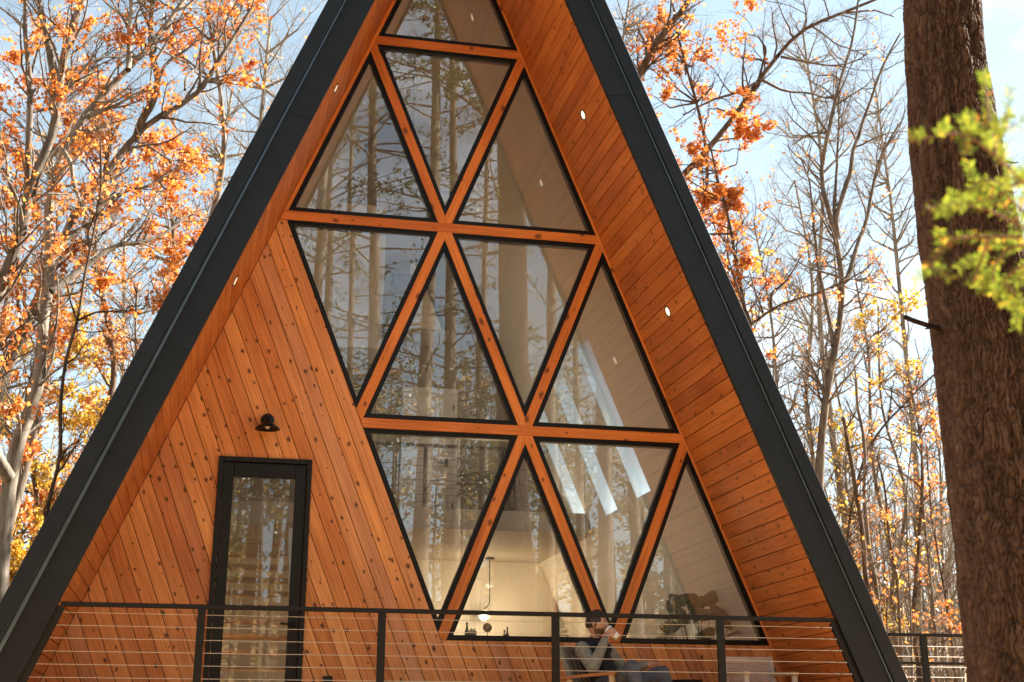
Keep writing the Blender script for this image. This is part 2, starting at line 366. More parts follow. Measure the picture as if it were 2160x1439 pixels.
# frames on the facade: normal points to the viewer (-Y)
F_FLAT = frame3((0, 0, 0), (1, 0, 0), (0, 0, 1))
BU = np.array([S/2, -H])/LL; BV = np.array([H, S/2])/LL          # along and across the "\" boards, in (x, z)
F_BACK = frame3((0, 0, 0), (BU[0], 0, BU[1]), (BV[0], 0, BV[1]))
FU = np.array([S/2, H])/LL; FV = np.array([-H, S/2])/LL
F_FWD = frame3((0, 0, 0), (FU[0], 0, FU[1]), (FV[0], 0, FV[1]))
def to_uv(poly, eu, ev): return [(float(np.dot(p, eu)), float(np.dot(p, ev))) for p in poly]
def facade_bar(name, poly, kind, t0, t1, mat, parent, bevel=0.004):
    if kind == 'h': return slab(name, poly, F_FLAT, t0, t1, mat, parent, bevel)
    if kind == 'b': return slab(name, to_uv(poly, BU, BV), F_BACK, t0, t1, mat, parent, bevel)
    return slab(name, to_uv(poly, FU, FV), F_FWD, t0, t1, mat, parent, bevel)

C1 = np.array([-S/2, ZCr])
W_LINE = float(NB@C1)+TW                                       # "\" line: left edge of the glazing
BIG = [(-6, -0.02), (6, -0.02), (6, 11), (-6, 11)]
def in_house(poly, k=KJ):
    poly = clip(poly, (1, SL), k+SL*ZA); return clip(poly, (-1, SL), k+SL*ZA)

# --- siding boards: each one a plank
BW = 0.148; GAP = 0.0065
wall = None
def wall_backing():
    P = in_house(BIG, KJ-0.005)
    A = clip(clip(P, NB, W_LINE-0.01), (0, 1), ZBr-TH)          # left field
    B = clip(clip(P, -NB, -(W_LINE-0.01)), (0, 1), SILL-0.01)     # strip under the glazing
    mb = MB()
    for poly in (clip(A, (1, 0), DX0+0.03), clip(clip(clip(A, (-1, 0), -DX0-0.03), (1, 0), DX1-0.03), (0, -1), -DZ1+0.03), clip(A, (-1, 0), -DX1+0.03), B):
        poly = clean(poly); n = len(poly)
        if n < 3: continue
        mb.add([(x, 0.022, z) for x, z in poly]+[(x, 0.16, z) for x, z in poly],
               [tuple(range(n)), tuple(range(2*n-1, n-1, -1))]+[(i, (i+1) % n, n+(i+1) % n, n+i)[::-1] for i in range(n)])
    return mb.build('front_wall', M['gap'], house)
wall = wall_backing()
def planks():
    vmin, vmax = -9.0, 9.0
    v1 = W_LINE
    k = 0
    for side in (0, 1):
        for i in range(0, 70):
            hi = v1 - i*BW if side == 0 else v1 + (i+1)*BW
            lo = hi - BW
            strip = [tuple(BU*u+BV*v) for u, v in ((-12, lo+GAP/2), (12, lo+GAP/2), (12, hi-GAP/2), (-12, hi-GAP/2))]
            poly = strip
            poly = clip(poly, (0, -1), 0.02)
            poly = in_house(poly, KJ-0.004)
            if len(poly) < 3: 
                if i > 45: break
                continue
            poly = clip(poly, (0, 1), (ZBr-TH-0.002) if side == 0 else (SILL-0.002))
            poly = clean(poly)
            if len(poly) < 3: continue
            # cut the doorway out
            parts = [clip(poly, (1, 0), DX0+0.02), clip(clip(clip(poly, (-1, 0), -(DX0+0.02)), (1, 0), DX1-0.02), (0, -1), -(DZ1-0.02)), clip(poly, (-1, 0), -(DX1-0.02))]
            parts = [clean(q) for q in parts]; parts = [q for q in parts if len(q) > 2 and abs(area(q)) > 1e-4]
            for q in merge(parts):
                slab('plank', to_uv(q, BU, BV), F_BACK, -0.02, 0.0, M['wood'], wall, 0.0025); k += 1
    return k
def merge(parts):
    """join pieces that share an edge into one outline"""
    if len(parts) < 2: return parts
    bm = bmesh.new()
    for q in parts:
        if area(q) < 0: q = q[::-1]
        bm.faces.new([bm.verts.new((x, z, 0)) for x, z in q])
    bmesh.ops.remove_doubles(bm, verts=bm.verts, dist=1e-4)
    # split edges where a vertex lies on another edge
    for v in list(bm.verts):
        for e in list(bm.edges):
            if v in e.verts: continue
            a, b = e.verts; d = b.co-a.co; t = (v.co-a.co).dot(d)/d.length_squared
            if 1e-4 < t < 1-1e-4 and (a.co+d*t-v.co).length < 1e-4:
                bmesh.utils.edge_split(e, a, t); 
    bmesh.ops.remove_doubles(bm, verts=bm.verts, dist=2e-4)
    es = [e for e in bm.edges if len(e.link_faces) == 2]
    if es: bmesh.ops.dissolve_edges(bm, edges=es, use_verts=False)
    out = [[(v.co.x, v.co.y) for v in f.verts] for f in bm.faces]; bm.free()
    return out
planks()

# --- timber bars between the windows
TB0, TB1 = -0.06, 0.014
KT_R = S/2 - TR/(H/LL); KT_L = S/2 - TL/(H/LL)
def bars():
    def row(z, cutleft):
        p = [(-6, z-TH), (6, z-TH), (6, z+TH), (-6, z+TH)]
        p = clip(p, (1, SL), KT_R+SL*ZA)
        p = clip(p, -NB, -W_LINE) if cutleft else clip(p, (-1, SL), KT_L+SL*ZA)
        facade_bar('timber_bar', p, 'h', TB0, TB1, M['bar'], house)
    row(ZA, False)
    p = [(-6, ZBr-TH), (6, ZBr-TH), (6, ZBr+TH), (-6, ZBr+TH)]
    p = clip(clip(p, (1, SL), KT_R+SL*ZA), (-1, SL), KJ-0.004+SL*ZA)
    facade_bar('timber_bar', p, 'h', TB0, TB1, M['bar'], house)
    row(ZCr, True)
    nodes = {'A': [(-.5*S, ZA), (.5*S, ZA)], 'B': [(-S, ZBr), (0, ZBr), (S, ZBr)], 'C': [(-1.5*S, ZCr), (-.5*S, ZCr), (.5*S, ZCr), (1.5*S, ZCr)],
             'D': [(-S, ZDr), (0, ZDr), (S, ZDr), (2*S, ZDr)]}
    segs = [(nodes['A'][0], nodes['B'][1], 'b'), (nodes['A'][1], nodes['B'][1], 'f'),
            (nodes['B'][1], nodes['C'][1], 'f'), (nodes['B'][1], nodes['C'][2], 'b'), (nodes['B'][2], nodes['C'][2], 'f'),
            (nodes['C'][2], nodes['D'][1], 'f'), (nodes['C'][2], nodes['D'][2], 'b'), (nodes['C'][3], nodes['D'][2], 'f')]
    for a, b, k in segs:
        nrm = NF if k == 'f' else NB
        c0 = float(nrm@np.array(a)); zt, zb = a[1]-TH, b[1]+TH
        if b[1] == ZDr: zb = SILL
        p = [(-8, zb), (8, zb), (8, zt), (-8, zt)]
        p = clip(clip(p, nrm, c0+TD), -nrm, -(c0-TD))
        p = clip(p, (1, SL), KT_R+SL*ZA); p = clip(p, (-1, SL), KT_L+SL*ZA)
        if b[1] <= ZCr+1e-6: p = clip(p, -NB, -W_LINE)
        # meet the neighbouring diagonal on the upright through the shared node
        for nd, near in ((a, True), (b, False)):
            if nd[0] in (0.0, -.5*S, .5*S, S) and nd not in (nodes['A'][0], nodes['A'][1], nodes['B'][2]):
                s = 1 if ((k == 'f') == near) else -1      # side of the node this bar lies on
                # "/" below its top node lies left of it; above its bottom node lies right of it
                if near: p = clip(p, (1, 0), nd[0]) if k == 'f' else clip(p, (-1, 0), -nd[0])
                else: p = clip(p, (-1, 0), -nd[0]) if k == 'f' and nd != nodes['C'][1] and nd != nodes['D'][1] else (clip(p, (1, 0), nd[0]) if k == 'b' else p)
        facade_bar('timber_bar', p, k, TB0, TB1-0.002, M['bar'], house)
    # edge trim along both slopes
    pr_ = [(0, SILL-0.02), (6, SILL-0.02), (6, 10.2), (0, 10.2)]
    q = clip(clip(pr_, (1, SL), KJ+SL*ZA-0.003), (-1, -SL), -(KT_R+SL*ZA)); facade_bar('edge_trim', q, 'b', TB0, TB1+0.006, M['bar'], house)
    pl_ = [(-6, 0.0), (6, 0.0), (6, SILL-0.02), (-6, SILL-0.02)]
    q = clip(clip(pl_, (1, SL), KJ+SL*ZA-0.003), (-1, -SL), -(KT_R-0.015+SL*ZA)); facade_bar('edge_trim', q, 'b', 0.001, TB1+0.006, M['bar'], house)
    pl_ = [(-6, ZBr+TH), (0, ZBr+TH), (0, 10.2), (-6, 10.2)]
    q = clip(clip(pl_, (-1, SL), KJ+SL*ZA-0.003), (1, -SL), -(KT_L+SL*ZA)); facade_bar('edge_trim', q, 'f', TB0, TB1+0.006, M['bar'], house)
bars()

# --- triangular windows
def inter(l1, l2): return tuple(np.linalg.solve(np.array([l1[0], l2[0]]), np.array([l1[1], l2[1]])))
NH = np.array([0, 1.0])
def tri(p, up, lo, ro, bo):
    p = np.array(p)
    if up: l, r, b = (NF, NF@p+lo), (NB, NB@p-ro), (NH, p[1]-H+bo); return [inter(l, b), inter(r, b), inter(l, r)]
    l, r, b = (NB, NB@p+lo), (NF, NF@p-ro), (NH, p[1]+H-bo); return [inter(l, r), inter(r, b), inter(l, b)]
WIN = [((0, ZA+H), 1, TL, TR, TH), ((0, ZBr), 0, TD, TD, TH), ((-.5*S, ZA), 1, TL, TD, TH), ((.5*S, ZA), 1, TD, TR, TH),
       ((-.5*S, ZCr), 0, TW, TD, TH), ((0, ZBr), 1, TD, TD, TH), ((.5*S, ZCr), 0, TD, TD, TH), ((S, ZBr), 1, TD, TR, TH),
       ((0, ZDr), 0, TW, TD, TH), ((.5*S, ZCr), 1, TD, TD, ZB), ((S, ZDr), 0, TD, TD, TH), ((1.5*S, ZCr), 1, TD, TR, ZB)]
def windows():
    for w in WIN:
        T = tri(*w)
        if area(T) < 0: T = T[::-1]
        T = inset(T, 0.001)
        prof = [(0.0, 0.10), (0.0, -0.004), (0.004, -0.008), (0.020, -0.008), (0.024, 0.006), (0.048, 0.006), (0.052, 0.010), (0.052, 0.050)]
        V = []; 
        for d, y in prof:
            for x, z in inset(T, d): V.append((x, y, z))
        F = []
        for i in range(len(prof)-1):
            for k in range(3): F.append((i*3+k, i*3+(k+1) % 3, (i+1)*3+(k+1) % 3, (i+1)*3+k))
        k0 = len(V); 
        for x, z in inset(T, 0.052): V.append((x, 0.10, z))
        for k in range(3): F.append(((len(prof)-1)*3+k, (len(prof)-1)*3+(k+1) % 3, k0+(k+1) % 3, k0+k)); F.append((k0+k, k0+(k+1) % 3, (k+1) % 3, k))
        fr = mesh_obj('window_frame', V, F, M['frame'], house)
        g = inset(T, 0.048); wob_ = [0.0015*math.sin(7.3*w[0][0]+3.1*w[0][1]+2.1*k+1.7*w[1]) for k in range(3)]
        mesh_obj('pane', [(x, 0.030+wob_[k], z) for k, (x, z) in enumerate(g)]+[(x, 0.036+wob_[k], z) for k, (x, z) in enumerate(g)],
                 [(0, 1, 2), (5, 4, 3), (0, 3, 4, 1), (1, 4, 5, 2), (2, 5, 3, 0)], M['glass'], fr)
windows()

# --- soffits: boards run from the wall out to the fascia
def soffit(s):
    # frame: u along Y, v up the slope, normal into the porch
    ev = Vector((-s*S/2, 0, H)).normalized()
    o = Vector((s*kx(KJ, 0), 0, 0))
    eu = Vector((0, 1, 0)) if s < 0 else Vector((0, -1, 0))
    MF = frame3(o, eu, ev)                       # normal = eu x ev
    n = eu.cross(ev)
    back = MB(); L = 10.3*LL/H
    def P(u, v, t): q = MF @ Vector((u, v, t)); return (q.x, q.y, q.z)
    u0, u1 = (-(OV-0.03), 0.0) if s < 0 else (0.0, OV-0.03)
    back.add([P(u0, 0, -0.03), P(u1, 0, -0.03), P(u1, L, -0.03), P(u0, L, -0.03), P(u0, 0, -0.06), P(u1, 0, -0.06), P(u1, L, -0.06), P(u0, L, -0.06)],
             [(0, 1, 2, 3), (7, 6, 5, 4), (0, 4, 5, 1), (1, 5, 6, 2), (2, 6, 7, 3), (3, 7, 4, 0)])
    so = back.build('soffit', M['gap'], house)
    v = 0.0
    rng = np.random.default_rng(5+s)
    while v < L-0.3:
        zc = v*H/LL
        top = v+BW-GAP
        slab('plank', [(u0, v), (u1, v), (u1, top), (u0, top)], MF, -0.029, 0.0+rng.uniform(-0.0008, 0.0008), M['soffit'], so, 0.003)
        v += BW
soffit(-1); soffit(1)

# --- fascia: wide front band, a step, then the roof edge standing a little prouder
def leg(name, s, k0, k1, yf, yb, mat, z0=-0.35, yf_low=None):
    zt0, zt1 = ZA + k0/SL, ZA + k1/SL
    yl = yf if yf_low is None else yf_low
    pts = [(kx(k0, z0), z0, yl), (kx(k1, z0), z0, yl), (0, zt1, yf), (0, zt0, yf)]
    V = [(s*x, y, z) for x, z, y in pts]+[(s*x, yb, z) for x, z, y in pts]
    F = [(0, 1, 2, 3), (7, 6, 5, 4), (0, 4, 5, 1), (1, 5, 6, 2), (2, 6, 7, 3), (3, 7, 4, 0)]
    if s < 0: F = [f[::-1] for f in F]
    o = mesh_obj(name, V, F, mat, house)
    md = o.modifiers.new('edge', 'BEVEL'); md.width = 0.004; md.segments = 2; md.limit_method = 'ANGLE'
    return o
leg('fascia', -1, KIN, KSEAM, -OV, -OV+0.055, M['metal']); leg('fascia', 1, KIN, KSEAM, -OV, -OV+0.055, M['metal'])
leg('roof_edge', -1, KSEAM+0.002, KOUT, -OV-0.05, -OV+0.09, M['metal'], yf_low=-OV-0.19); leg('roof_edge', 1, KSEAM+0.002, KOUT, -OV-0.045, -OV+0.09, M['metal'])
# bright folded drip edge in the step between the two bands; on the left it widens towards the eave
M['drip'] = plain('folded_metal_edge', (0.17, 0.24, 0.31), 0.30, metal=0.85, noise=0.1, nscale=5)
for s_, w0, w1, yf in ((1, 0.016, 0.014, -OV-0.016), (-1, 0.040, 0.004, -OV-0.012)):
    z0_, z1_ = -0.3, ZA+KSEAM/SL-0.3
    V_ = []
    for z_, w_ in ((z0_, w0), (z1_, w1)):
        for k_ in (KSEAM-w_-0.004, KSEAM-0.004):
            for y_ in (yf, -OV-0.0005): V_.append((s_*kx(k_, z_), y_, z_))
    mesh_obj('drip_edge', V_, [(0, 2, 6, 4), (1, 5, 7, 3), (0, 4, 5, 1), (2, 3, 7, 6), (0, 1, 3, 2), (4, 6, 7, 5)], M['drip'], house)
# joints in the metal: thin laps across the bands
for s, zz in ((-1, 0.9), (-1, 3.35), (-1, 5.8), (1, 1.4), (1, 3.9), (1, 6.4)):
    a = Vector((s*kx(KIN-0.002, zz), -OV-0.003, zz)); b = Vector((s*kx(KSEAM, zz+0.02), -OV-0.003, zz+0.05))
    mb = MB(); mb.bar(a, b, 0.05, 0.004); mb.build('metal_lap', M['metal'], house)

# --- roof slabs: three skylights on the right, added unseen glazing on the left to brighten the rooms
SKY_Y = [(1.50, 2.10), (2.88, 3.46), (4.22, 4.78)]; BLZ = 0.19*H/LL; 
ADDED_Y = [(0.45, 1.35), (1.50, 2.40), (2.55, 3.45), (3.60, 4.50)]  # left slope: added openings, out of view, to let more daylight indoors
OPEN = {1: [(a, b, 16*BLZ, 27*BLZ) for a, b in SKY_Y], -1: [(a, b, 2*BLZ, (31 if a < 2.5 else 40)*BLZ) for a, b in ADDED_Y]}
def opened(s, y, z): return any(a < y < b and c < z < d for a, b, c, d in OPEN[s])
def roof(s):
    mb = MB()
    ys = sorted({-OV+0.06, 0.0, DEPTH} | {v for o in OPEN[s] for v in o[:2]})
    zs = sorted({-0.35, ZA+KIN/SL} | {v for o in OPEN[s] for v in o[2:]})
    for i in range(len(ys)-1):
        for j in range(len(zs)-1):
            if opened(s, (ys[i]+ys[i+1])/2, (zs[j]+zs[j+1])/2): continue
            y0, y1, z0, z1 = ys[i], ys[i+1], zs[j], zs[j+1]
            k0, k1 = KJ+0.085, KOUT-0.006
            q = [(s*max(kx(k, z), 0.0), y, z) for z in (z0, z1) for k in (k0, k1) for y in (y0, y1)]
            F = [(0, 1, 3, 2), (4, 6, 7, 5), (0, 4, 5, 1), (2, 3, 7, 6), (0, 2, 6, 4), (1, 5, 7, 3)]
            mb.add(q, F)
    r = mb.build('roof', M['metal'], house)
    # standing seams on the outside
    for y in np.arange(-1.3, DEPTH, 0.45):
        if any(o[0]-0.05 < y < o[1]+0.05 for o in OPEN[s]): continue
        sm = MB(); a = Vector((s*kx(KOUT+0.01, -0.3), y, -0.3)); b = Vector((s*0.05, y, ZA+(KOUT+0.01-0.05)/SL))
        sm.bar(a, b, 0.035, 0.02, (0, 1, 0)); sm.build('standing_seam', M['metal'], r)
    if True:
        for y0, y1, z0, z1 in OPEN[s]:
            fr = MB()
            def Q(k, y, z): return (s*kx(k, z), y, z)
            for (ya, yb, za, zb) in ((y0, y0+0.03, z0, z1), (y1-0.03, y1, z0, z1), (y0+0.03, y1-0.03, z0, z0+0.03), (y0+0.03, y1-0.03, z1-0.03, z1)):
                k0, k1 = KJ-0.03, KOUT+0.05
                fr.add([Q(k, y, z) for z in (za, zb) for k in (k0, k1) for y in (ya, yb)], [(0, 1, 3, 2), (4, 6, 7, 5), (0, 4, 5, 1), (2, 3, 7, 6), (0, 2, 6, 4), (1, 5, 7, 3)])
            f = fr.build('skylight', M['reveal'], r)  # those on the left slope are the added, unseen daylight openings
            mesh_obj('pane', [Q(k, y, z) for z in (z0+0.02, z1-0.02) for k in (KOUT+0.02, KOUT+0.03) for y in (y0+0.02, y1-0.02)],
                     [(0, 1, 3, 2), (4, 6, 7, 5), (0, 4, 5, 1), (2, 3, 7, 6), (0, 2, 6, 4), (1, 5, 7, 3)], M['skyglass'], f)
roof(-1); roof(1)

# --- interior lining: painted boards along both slopes
def lining(s):
    ev = Vector((-s*S/2, 0, H)).normalized(); KL = KJ-0.035
    o = Vector((s*kx(KL, 0), 0, 0)); eu = Vector((0, 1, 0)) if s < 0 else Vector((0, -1, 0))
    MF = frame3(o, eu, ev); L = 9.9*LL/H
    mb = MB()
    def P(u, v, t): q = MF @ Vector((u, v, t)); return (q.x, q.y, q.z)
    def U(a, b): return (a, b) if s < 0 else (-b, -a)
    base = None
    g = empty('interior_lining', parent=house)
    v = 0.0; BL = 0.19
    while v < L:
        z0, z1 = v*H/LL, (v+BL)*H/LL
        cuts = sorted(o[:2] for o in OPEN[s] if z1 > o[2]+0.01 and z0 < o[3]-0.01); edges = [0.165]+[v_ for c in cuts for v_ in c]+[DEPTH-0.1]
        for a, b in zip(edges[::2], edges[1::2]):
            u0, u1 = U(a, b)
            slab('lining_board', [(u0, v), (u1, v), (u1, v+BL-0.002), (u0, v+BL-0.002)], MF, -0.015, 0.0, M['paint'], g, 0.002)
        v += BL
lining(-1); lining(1)

# --- rooms behind the glass
LOFT_Y, LOFT_Z, BACK_Y, KIT_Y = 4.2, 3.0, 5.85, 7.4
def rooms():
    mb = MB(); mb.box(-4.1, 4.1, 0.17, DEPTH, -0.25, -0.005); mb.build('interior_floor', M['oakfloor'], house)
    def gable(name, y0, y1, z0, z1, mat, xa=None, xb=None, k=KJ-0.04):
        p = [(-6 if xa is None else xa, z0), (6 if xb is None else xb, z0), (6 if xb is None else xb, z1), (-6 if xa is None else xa, z1)]
        p = clean(clip(clip(p, (1, SL), k+SL*ZA), (-1, SL), k+SL*ZA)); n = len(p)
        return mesh_obj(name, [(x, y0, z) for x, z in p]+[(x, y1, z) for x, z in p],
                        [tuple(range(n)), tuple(range(2*n-1, n-1, -1))]+[(i, (i+1) % n, n+(i+1) % n, n+i)[::-1] for i in range(n)], mat, house)
    gable('loft_floor', LOFT_Y, KIT_Y-0.01, LOFT_Z-0.28, LOFT_Z, M['greige'])
    gable('loft_wall', BACK_Y, BACK_Y+0.12, LOFT_Z+0.003, 10.5, plain('grey_loft_paint', (0.29, 0.255, 0.205), 0.7, noise=0.04, nscale=3))
    gable('kitchen_wall', KIT_Y, KIT_Y+0.12, 0, LOFT_Z-0.002, M['paint'])
    gable('rear_wall', DEPTH-0.08, DEPTH, 0, 10.5, M['greige'])
    # bright raised sleeping loft on the left and the small gable beside its rail
    a = at(704, 735, 5.0); b = at(806, 735, 5.0); t = at(806, 500, 5.0)
    up = gable('upper_loft_wall', 5.0, 5.1, float(b[2]), float(t[2])+0.5, M['white'], xb=float(b[0]))
    gable('upper_loft_floor', 5.1, BACK_Y-0.002, float(b[2])-0.0, float(b[2])+0.2, M['white'], xb=float(b[0]))
    g0, g1, g2 = at(862, 700, 5.2), at(936, 703, 5.2), at(899, 590, 5.2)
    x0, x1, zt, z0 = float(g0[0]), float(g1[0]), float(g2[2])+0.25, float(g0[2])
    n = 9
    sh = empty('shiplap_gable', parent=house)
    for i in range(n):
        za, zb = z0+0.06+(zt-z0-0.06)*i/n, z0+0.06+(zt-z0-0.06)*(i+1)/n-0.006
        xr = lambda z: x1-(z-z0)*SL*1.0
        if xr(zb)-x0 < 0.03: break
        mesh_obj('shiplap_board', [(x0, 5.2, za), (xr(za), 5.2, za), (xr(zb), 5.2, zb), (x0, 5.2, zb), (x0, 5.24, za), (xr(za), 5.24, za), (xr(zb), 5.24, zb), (x0, 5.24, zb)],
                 [(0, 1, 2, 3), (7, 6, 5, 4), (0, 4, 5, 1), (1, 5, 6, 2), (2, 6, 7, 3), (3, 7, 4, 0)], M['white'], sh)
    mb = MB(); mb.box(x0, x1+0.08, 5.19, BACK_Y-0.003, z0, z0+0.06); mb.build('shiplap_soffit', M['greige'], sh)
    mb = MB(); mb.bar((x1+0.02, 5.22, z0+0.06), (x1+0.02-(zt-z0)*SL, 5.22, zt+0.05), 0.05, 0.07); mb.build('raking_trim', M['frame'], sh)
    # white panel door on the loft landing
    dl, dr_ = at(851, 900, BACK_Y-0.05), at(962, 900, BACK_Y-0.05)
    d = MB(); d.box(float(dl[0])+0.05, float(dr_[0])-0.05, BACK_Y-0.045, BACK_Y-0.002, LOFT_Z+0.01, LOFT_Z+2.03)
    do = d.build('loft_door', M['white'], house)
    f = MB(); x0, x1 = float(dl[0]), float(dr_[0])
    f.box(x0-0.02, x0+0.05, BACK_Y-0.06, BACK_Y-0.001, LOFT_Z+0.01, LOFT_Z+2.03); f.box(x1-0.05, x1+0.02, BACK_Y-0.06, BACK_Y-0.001, LOFT_Z+0.01, LOFT_Z+2.03); f.box(x0-0.02, x1+0.02, BACK_Y-0.06, BACK_Y-0.001, LOFT_Z+2.033, LOFT_Z+2.11)
    f.build('door_casing', M['white'], do)
    hd = MB(); hd.box(x1-0.16, x1-0.12, BACK_Y-0.07, BACK_Y-0.046, LOFT_Z+0.90, LOFT_Z+1.02); hd.box(x1-0.27, x1-0.12, BACK_Y-0.10, BACK_Y-0.072, LOFT_Z+0.95, LOFT_Z+0.975); hd.build('handle', M['frame'], do)
    hg = MB()
    for zz in (LOFT_Z+0.25, LOFT_Z+1.75): hg.box(x1-0.055, x1-0.03, BACK_Y-0.075, BACK_Y-0.061, zz, zz+0.10)
    hg.build('hinge', M['frame'], do)
    # loft rail
    lr = empty('loft_railing', parent=house)
    zt = float(at(900, 937, LOFT_Y+0.06)[2]); xl = -1.6; xr = 2.25
    mb = MB(); mb.box(xl, xr, LOFT_Y+0.04, LOFT_Y+0.08, zt-0.04, zt); mb.build('top_rail', M['steel'], lr)
    for u in (700, 897, 1060):
        x = float(at(u, 1000, LOFT_Y+0.06)[0]); mb = MB(); mb.box(x-0.025, x+0.025, LOFT_Y+0.042, LOFT_Y+0.078, LOFT_Z, zt-0.042); mb.build('post', M['steel'], lr)
    for i in range(8):
        z = LOFT_Z+0.09+i*0.1; mb = MB(); mb.tube([(xl, LOFT_Y+0.06, z), (xr, LOFT_Y+0.06, z)], 0.003, 5); mb.build('cable', M['steel'], lr)
    # black guard beside the raised loft
    gr = empty('upper_guard', parent=house)
    for u0, v0, v1 in ((808, 725, 622), (829, 700, 582), (868, 660, 582)):
        p, q = at(u0, v0, 4.95), at(u0, v1, 4.95); mb = MB(); mb.box(float(p[0])-0.02, float(p[0])+0.02, 4.93, 4.97, float(p[2]), float(q[2])); mb.build('post', M['steel'], gr)
    p, q = at(829, 583, 4.95), at(868, 585, 4.95); mb = MB(); mb.box(float(p[0])-0.02, float(q[0])+0.02, 4.93, 4.97, float(p[2]), float(p[2])+0.04); mb.build('top_rail', M['steel'], gr)
    # stair seen through the door: open treads climbing away
    st = empty('staircase', parent=house)
    for i in range(13):
        mb = MB(); z = 0.19*(i+1); y = 1.15+0.24*i; mb.box(-2.35, -1.35, y, y+0.28, z-0.045, z); mb.build('tread', M['tread'], st)
    for x in (-2.40, -1.30):
        mb = MB(); mb.bar((x, 1.05, 0.05), (x, 4.25, 2.55), 0.26, 0.05, (1, 0, 0)); mb.build('stringer', M['white'], st)
    # wood framed opening in the kitchen wall
    p, q = at(1168, 1268, KIT_Y-0.03), at(1218, 1268, KIT_Y-0.03); x0, x1, z1 = float(p[0]), float(q[0]), float(p[2])
    kw = MB(); kw.box(x0, x0+0.06, KIT_Y-0.06, KIT_Y-0.002, 0.9, z1); kw.box(x1-0.06, x1, KIT_Y-0.06, KIT_Y-0.002, 0.9, z1); kw.box(x0, x1, KIT_Y-0.06, KIT_Y-0.002, z1+0.001, z1+0.06); kw.box(x0, x1, KIT_Y-0.07, KIT_Y-0.002, 0.84, 0.898)
    ko = kw.build('kitchen_window', M['tread'], house)
    mesh_obj('pane', [(x0+0.06, KIT_Y-0.02, 0.9), (x1-0.06, KIT_Y-0.02, 0.9), (x1-0.06, KIT_Y-0.02, z1), (x0+0.06, KIT_Y-0.02, z1), (x0+0.06, KIT_Y-0.012, 0.9), (x1-0.06, KIT_Y-0.012, 0.9), (x1-0.06, KIT_Y-0.012, z1), (x0+0.06, KIT_Y-0.012, z1)],
             [(0, 1, 2, 3), (7, 6, 5, 4), (0, 4, 5, 1), (1, 5, 6, 2), (2, 6, 7, 3), (3, 7, 4, 0)], plain('sage_glass', (0.25, 0.30, 0.27), 0.15), ko)
rooms()

# --- entrance door
def entrance():
    d = empty('entrance_door', parent=house)
    c = MB(); w = 0.05
    c.box(DX0, DX0+w, -0.035, 0.14, 0.0, DZ1); c.box(DX1-w, DX1, -0.035, 0.14, 0.0, DZ1); c.box(DX0+w, DX1-w, -0.035, 0.14, DZ1-w, DZ1)
    o = c.build('door_frame', M['frame'], d); md = o.modifiers.new('edge', 'BEVEL'); md.width = 0.004; md.limit_method = 'ANGLE'
    x0, x1, z1 = DX0+w+0.004, DX1-w-0.004, DZ1-w-0.004
    l = MB(); sw = 0.108
    l.box(x0, x0+sw, 0.0, 0.05, 0.02, z1); l.box(x1-sw, x1, 0.0, 0.05, 0.02, z1); l.box(x0+sw, x1-sw, 0.0, 0.05, z1-0.15, z1); l.box(x0+sw, x1-sw, 0.0, 0.05, 0.02, 0.27)
    lo = l.build('door_leaf', M['frame'], d); md = lo.modifiers.new('edge', 'BEVEL'); md.width = 0.004; md.limit_method = 'ANGLE'
    mesh_obj('pane', [(x0+sw-0.005, 0.022, 0.265), (x1-sw+0.005, 0.022, 0.265), (x1-sw+0.005, 0.022, z1-0.145), (x0+sw-0.005, 0.022, z1-0.145),
                      (x0+sw-0.005, 0.028, 0.265), (x1-sw+0.005, 0.028, 0.265), (x1-sw+0.005, 0.028, z1-0.145), (x0+sw-0.005, 0.028, z1-0.145)],
             [(0, 1, 2, 3), (7, 6, 5, 4), (0, 4, 5, 1), (1, 5, 6, 2), (2, 6, 7, 3), (3, 7, 4, 0)], M['doorglass'], lo)
    h = MB(); hz = float(at(612, 1317, -0.05)[2]); hx = x1-0.055
    h.lathe([(0.026, -0.012), (0.026, 0.0)], (hx, -0.001, hz), 16, 'y'); h.tube([(hx, -0.01, hz), (hx, -0.055, hz), (hx-0.03, -0.06, hz), (hx-0.13, -0.06, hz+0.005)], 0.009, 8)
    h.build('lever_handle', M['frame'], lo, True)
    k = MB(); k.box(hx-0.03, hx+0.03, -0.03, -0.001, hz+0.10, hz+0.22); k.build('keypad_lock', M['frame'], lo)
entrance()

# --- deck under the porch, with side deck to the right
def deck():
    dk = empty('deck'); tag(dk, kind='structure')
    i = 0; y = -1.95
    while y < 0.0:
        mb = MB(); mb.box(-4.5, 4.5, y, min(y+0.135, 0.02), -0.035, 0.0); mb.build('plank', M['wood'], dk); y += 0.14
    y = -0.35
    while y < 4:
        mb = MB(); mb.box(4.75, 9.0, y, y+0.135, -0.035, 0.0); mb.build('plank', M['wood'], dk); y += 0.14
    mb = MB(); mb.box(-4.5, 4.5, -1.99, -1.955, -0.28, 0.0); mb.box(4.75, 9.0, -0.39, -0.355, -0.28, 0.0); mb.box(-4.5, 4.5, -1.9, 0.0, -0.28, -0.05); mb.box(4.75, 9.0, -0.33, 4, -0.28, -0.05); mb.build('deck_frame', M['gap'], dk)
    for x, y in ((-4.2, -1.7), (-1.4, -1.7), (1.4, -1.7), (4.2, -1.7), (6.0, -0.2), (8.8, -0.2), (8.8, 3.8)):
        mb = MB(); mb.box(x-0.07, x+0.07, y-0.07, y+0.07, gz(x, y)-0.1, -0.28); mb.build('post', M['gap'], dk)
    fnd = MB(); fnd.box(-4.2, 4.2, 0.0, DEPTH, -2.3, -0.26); o = fnd.build('foundation', plain('concrete', (0.3, 0.29, 0.27), 0.9, noise=0.15), house)
deck()

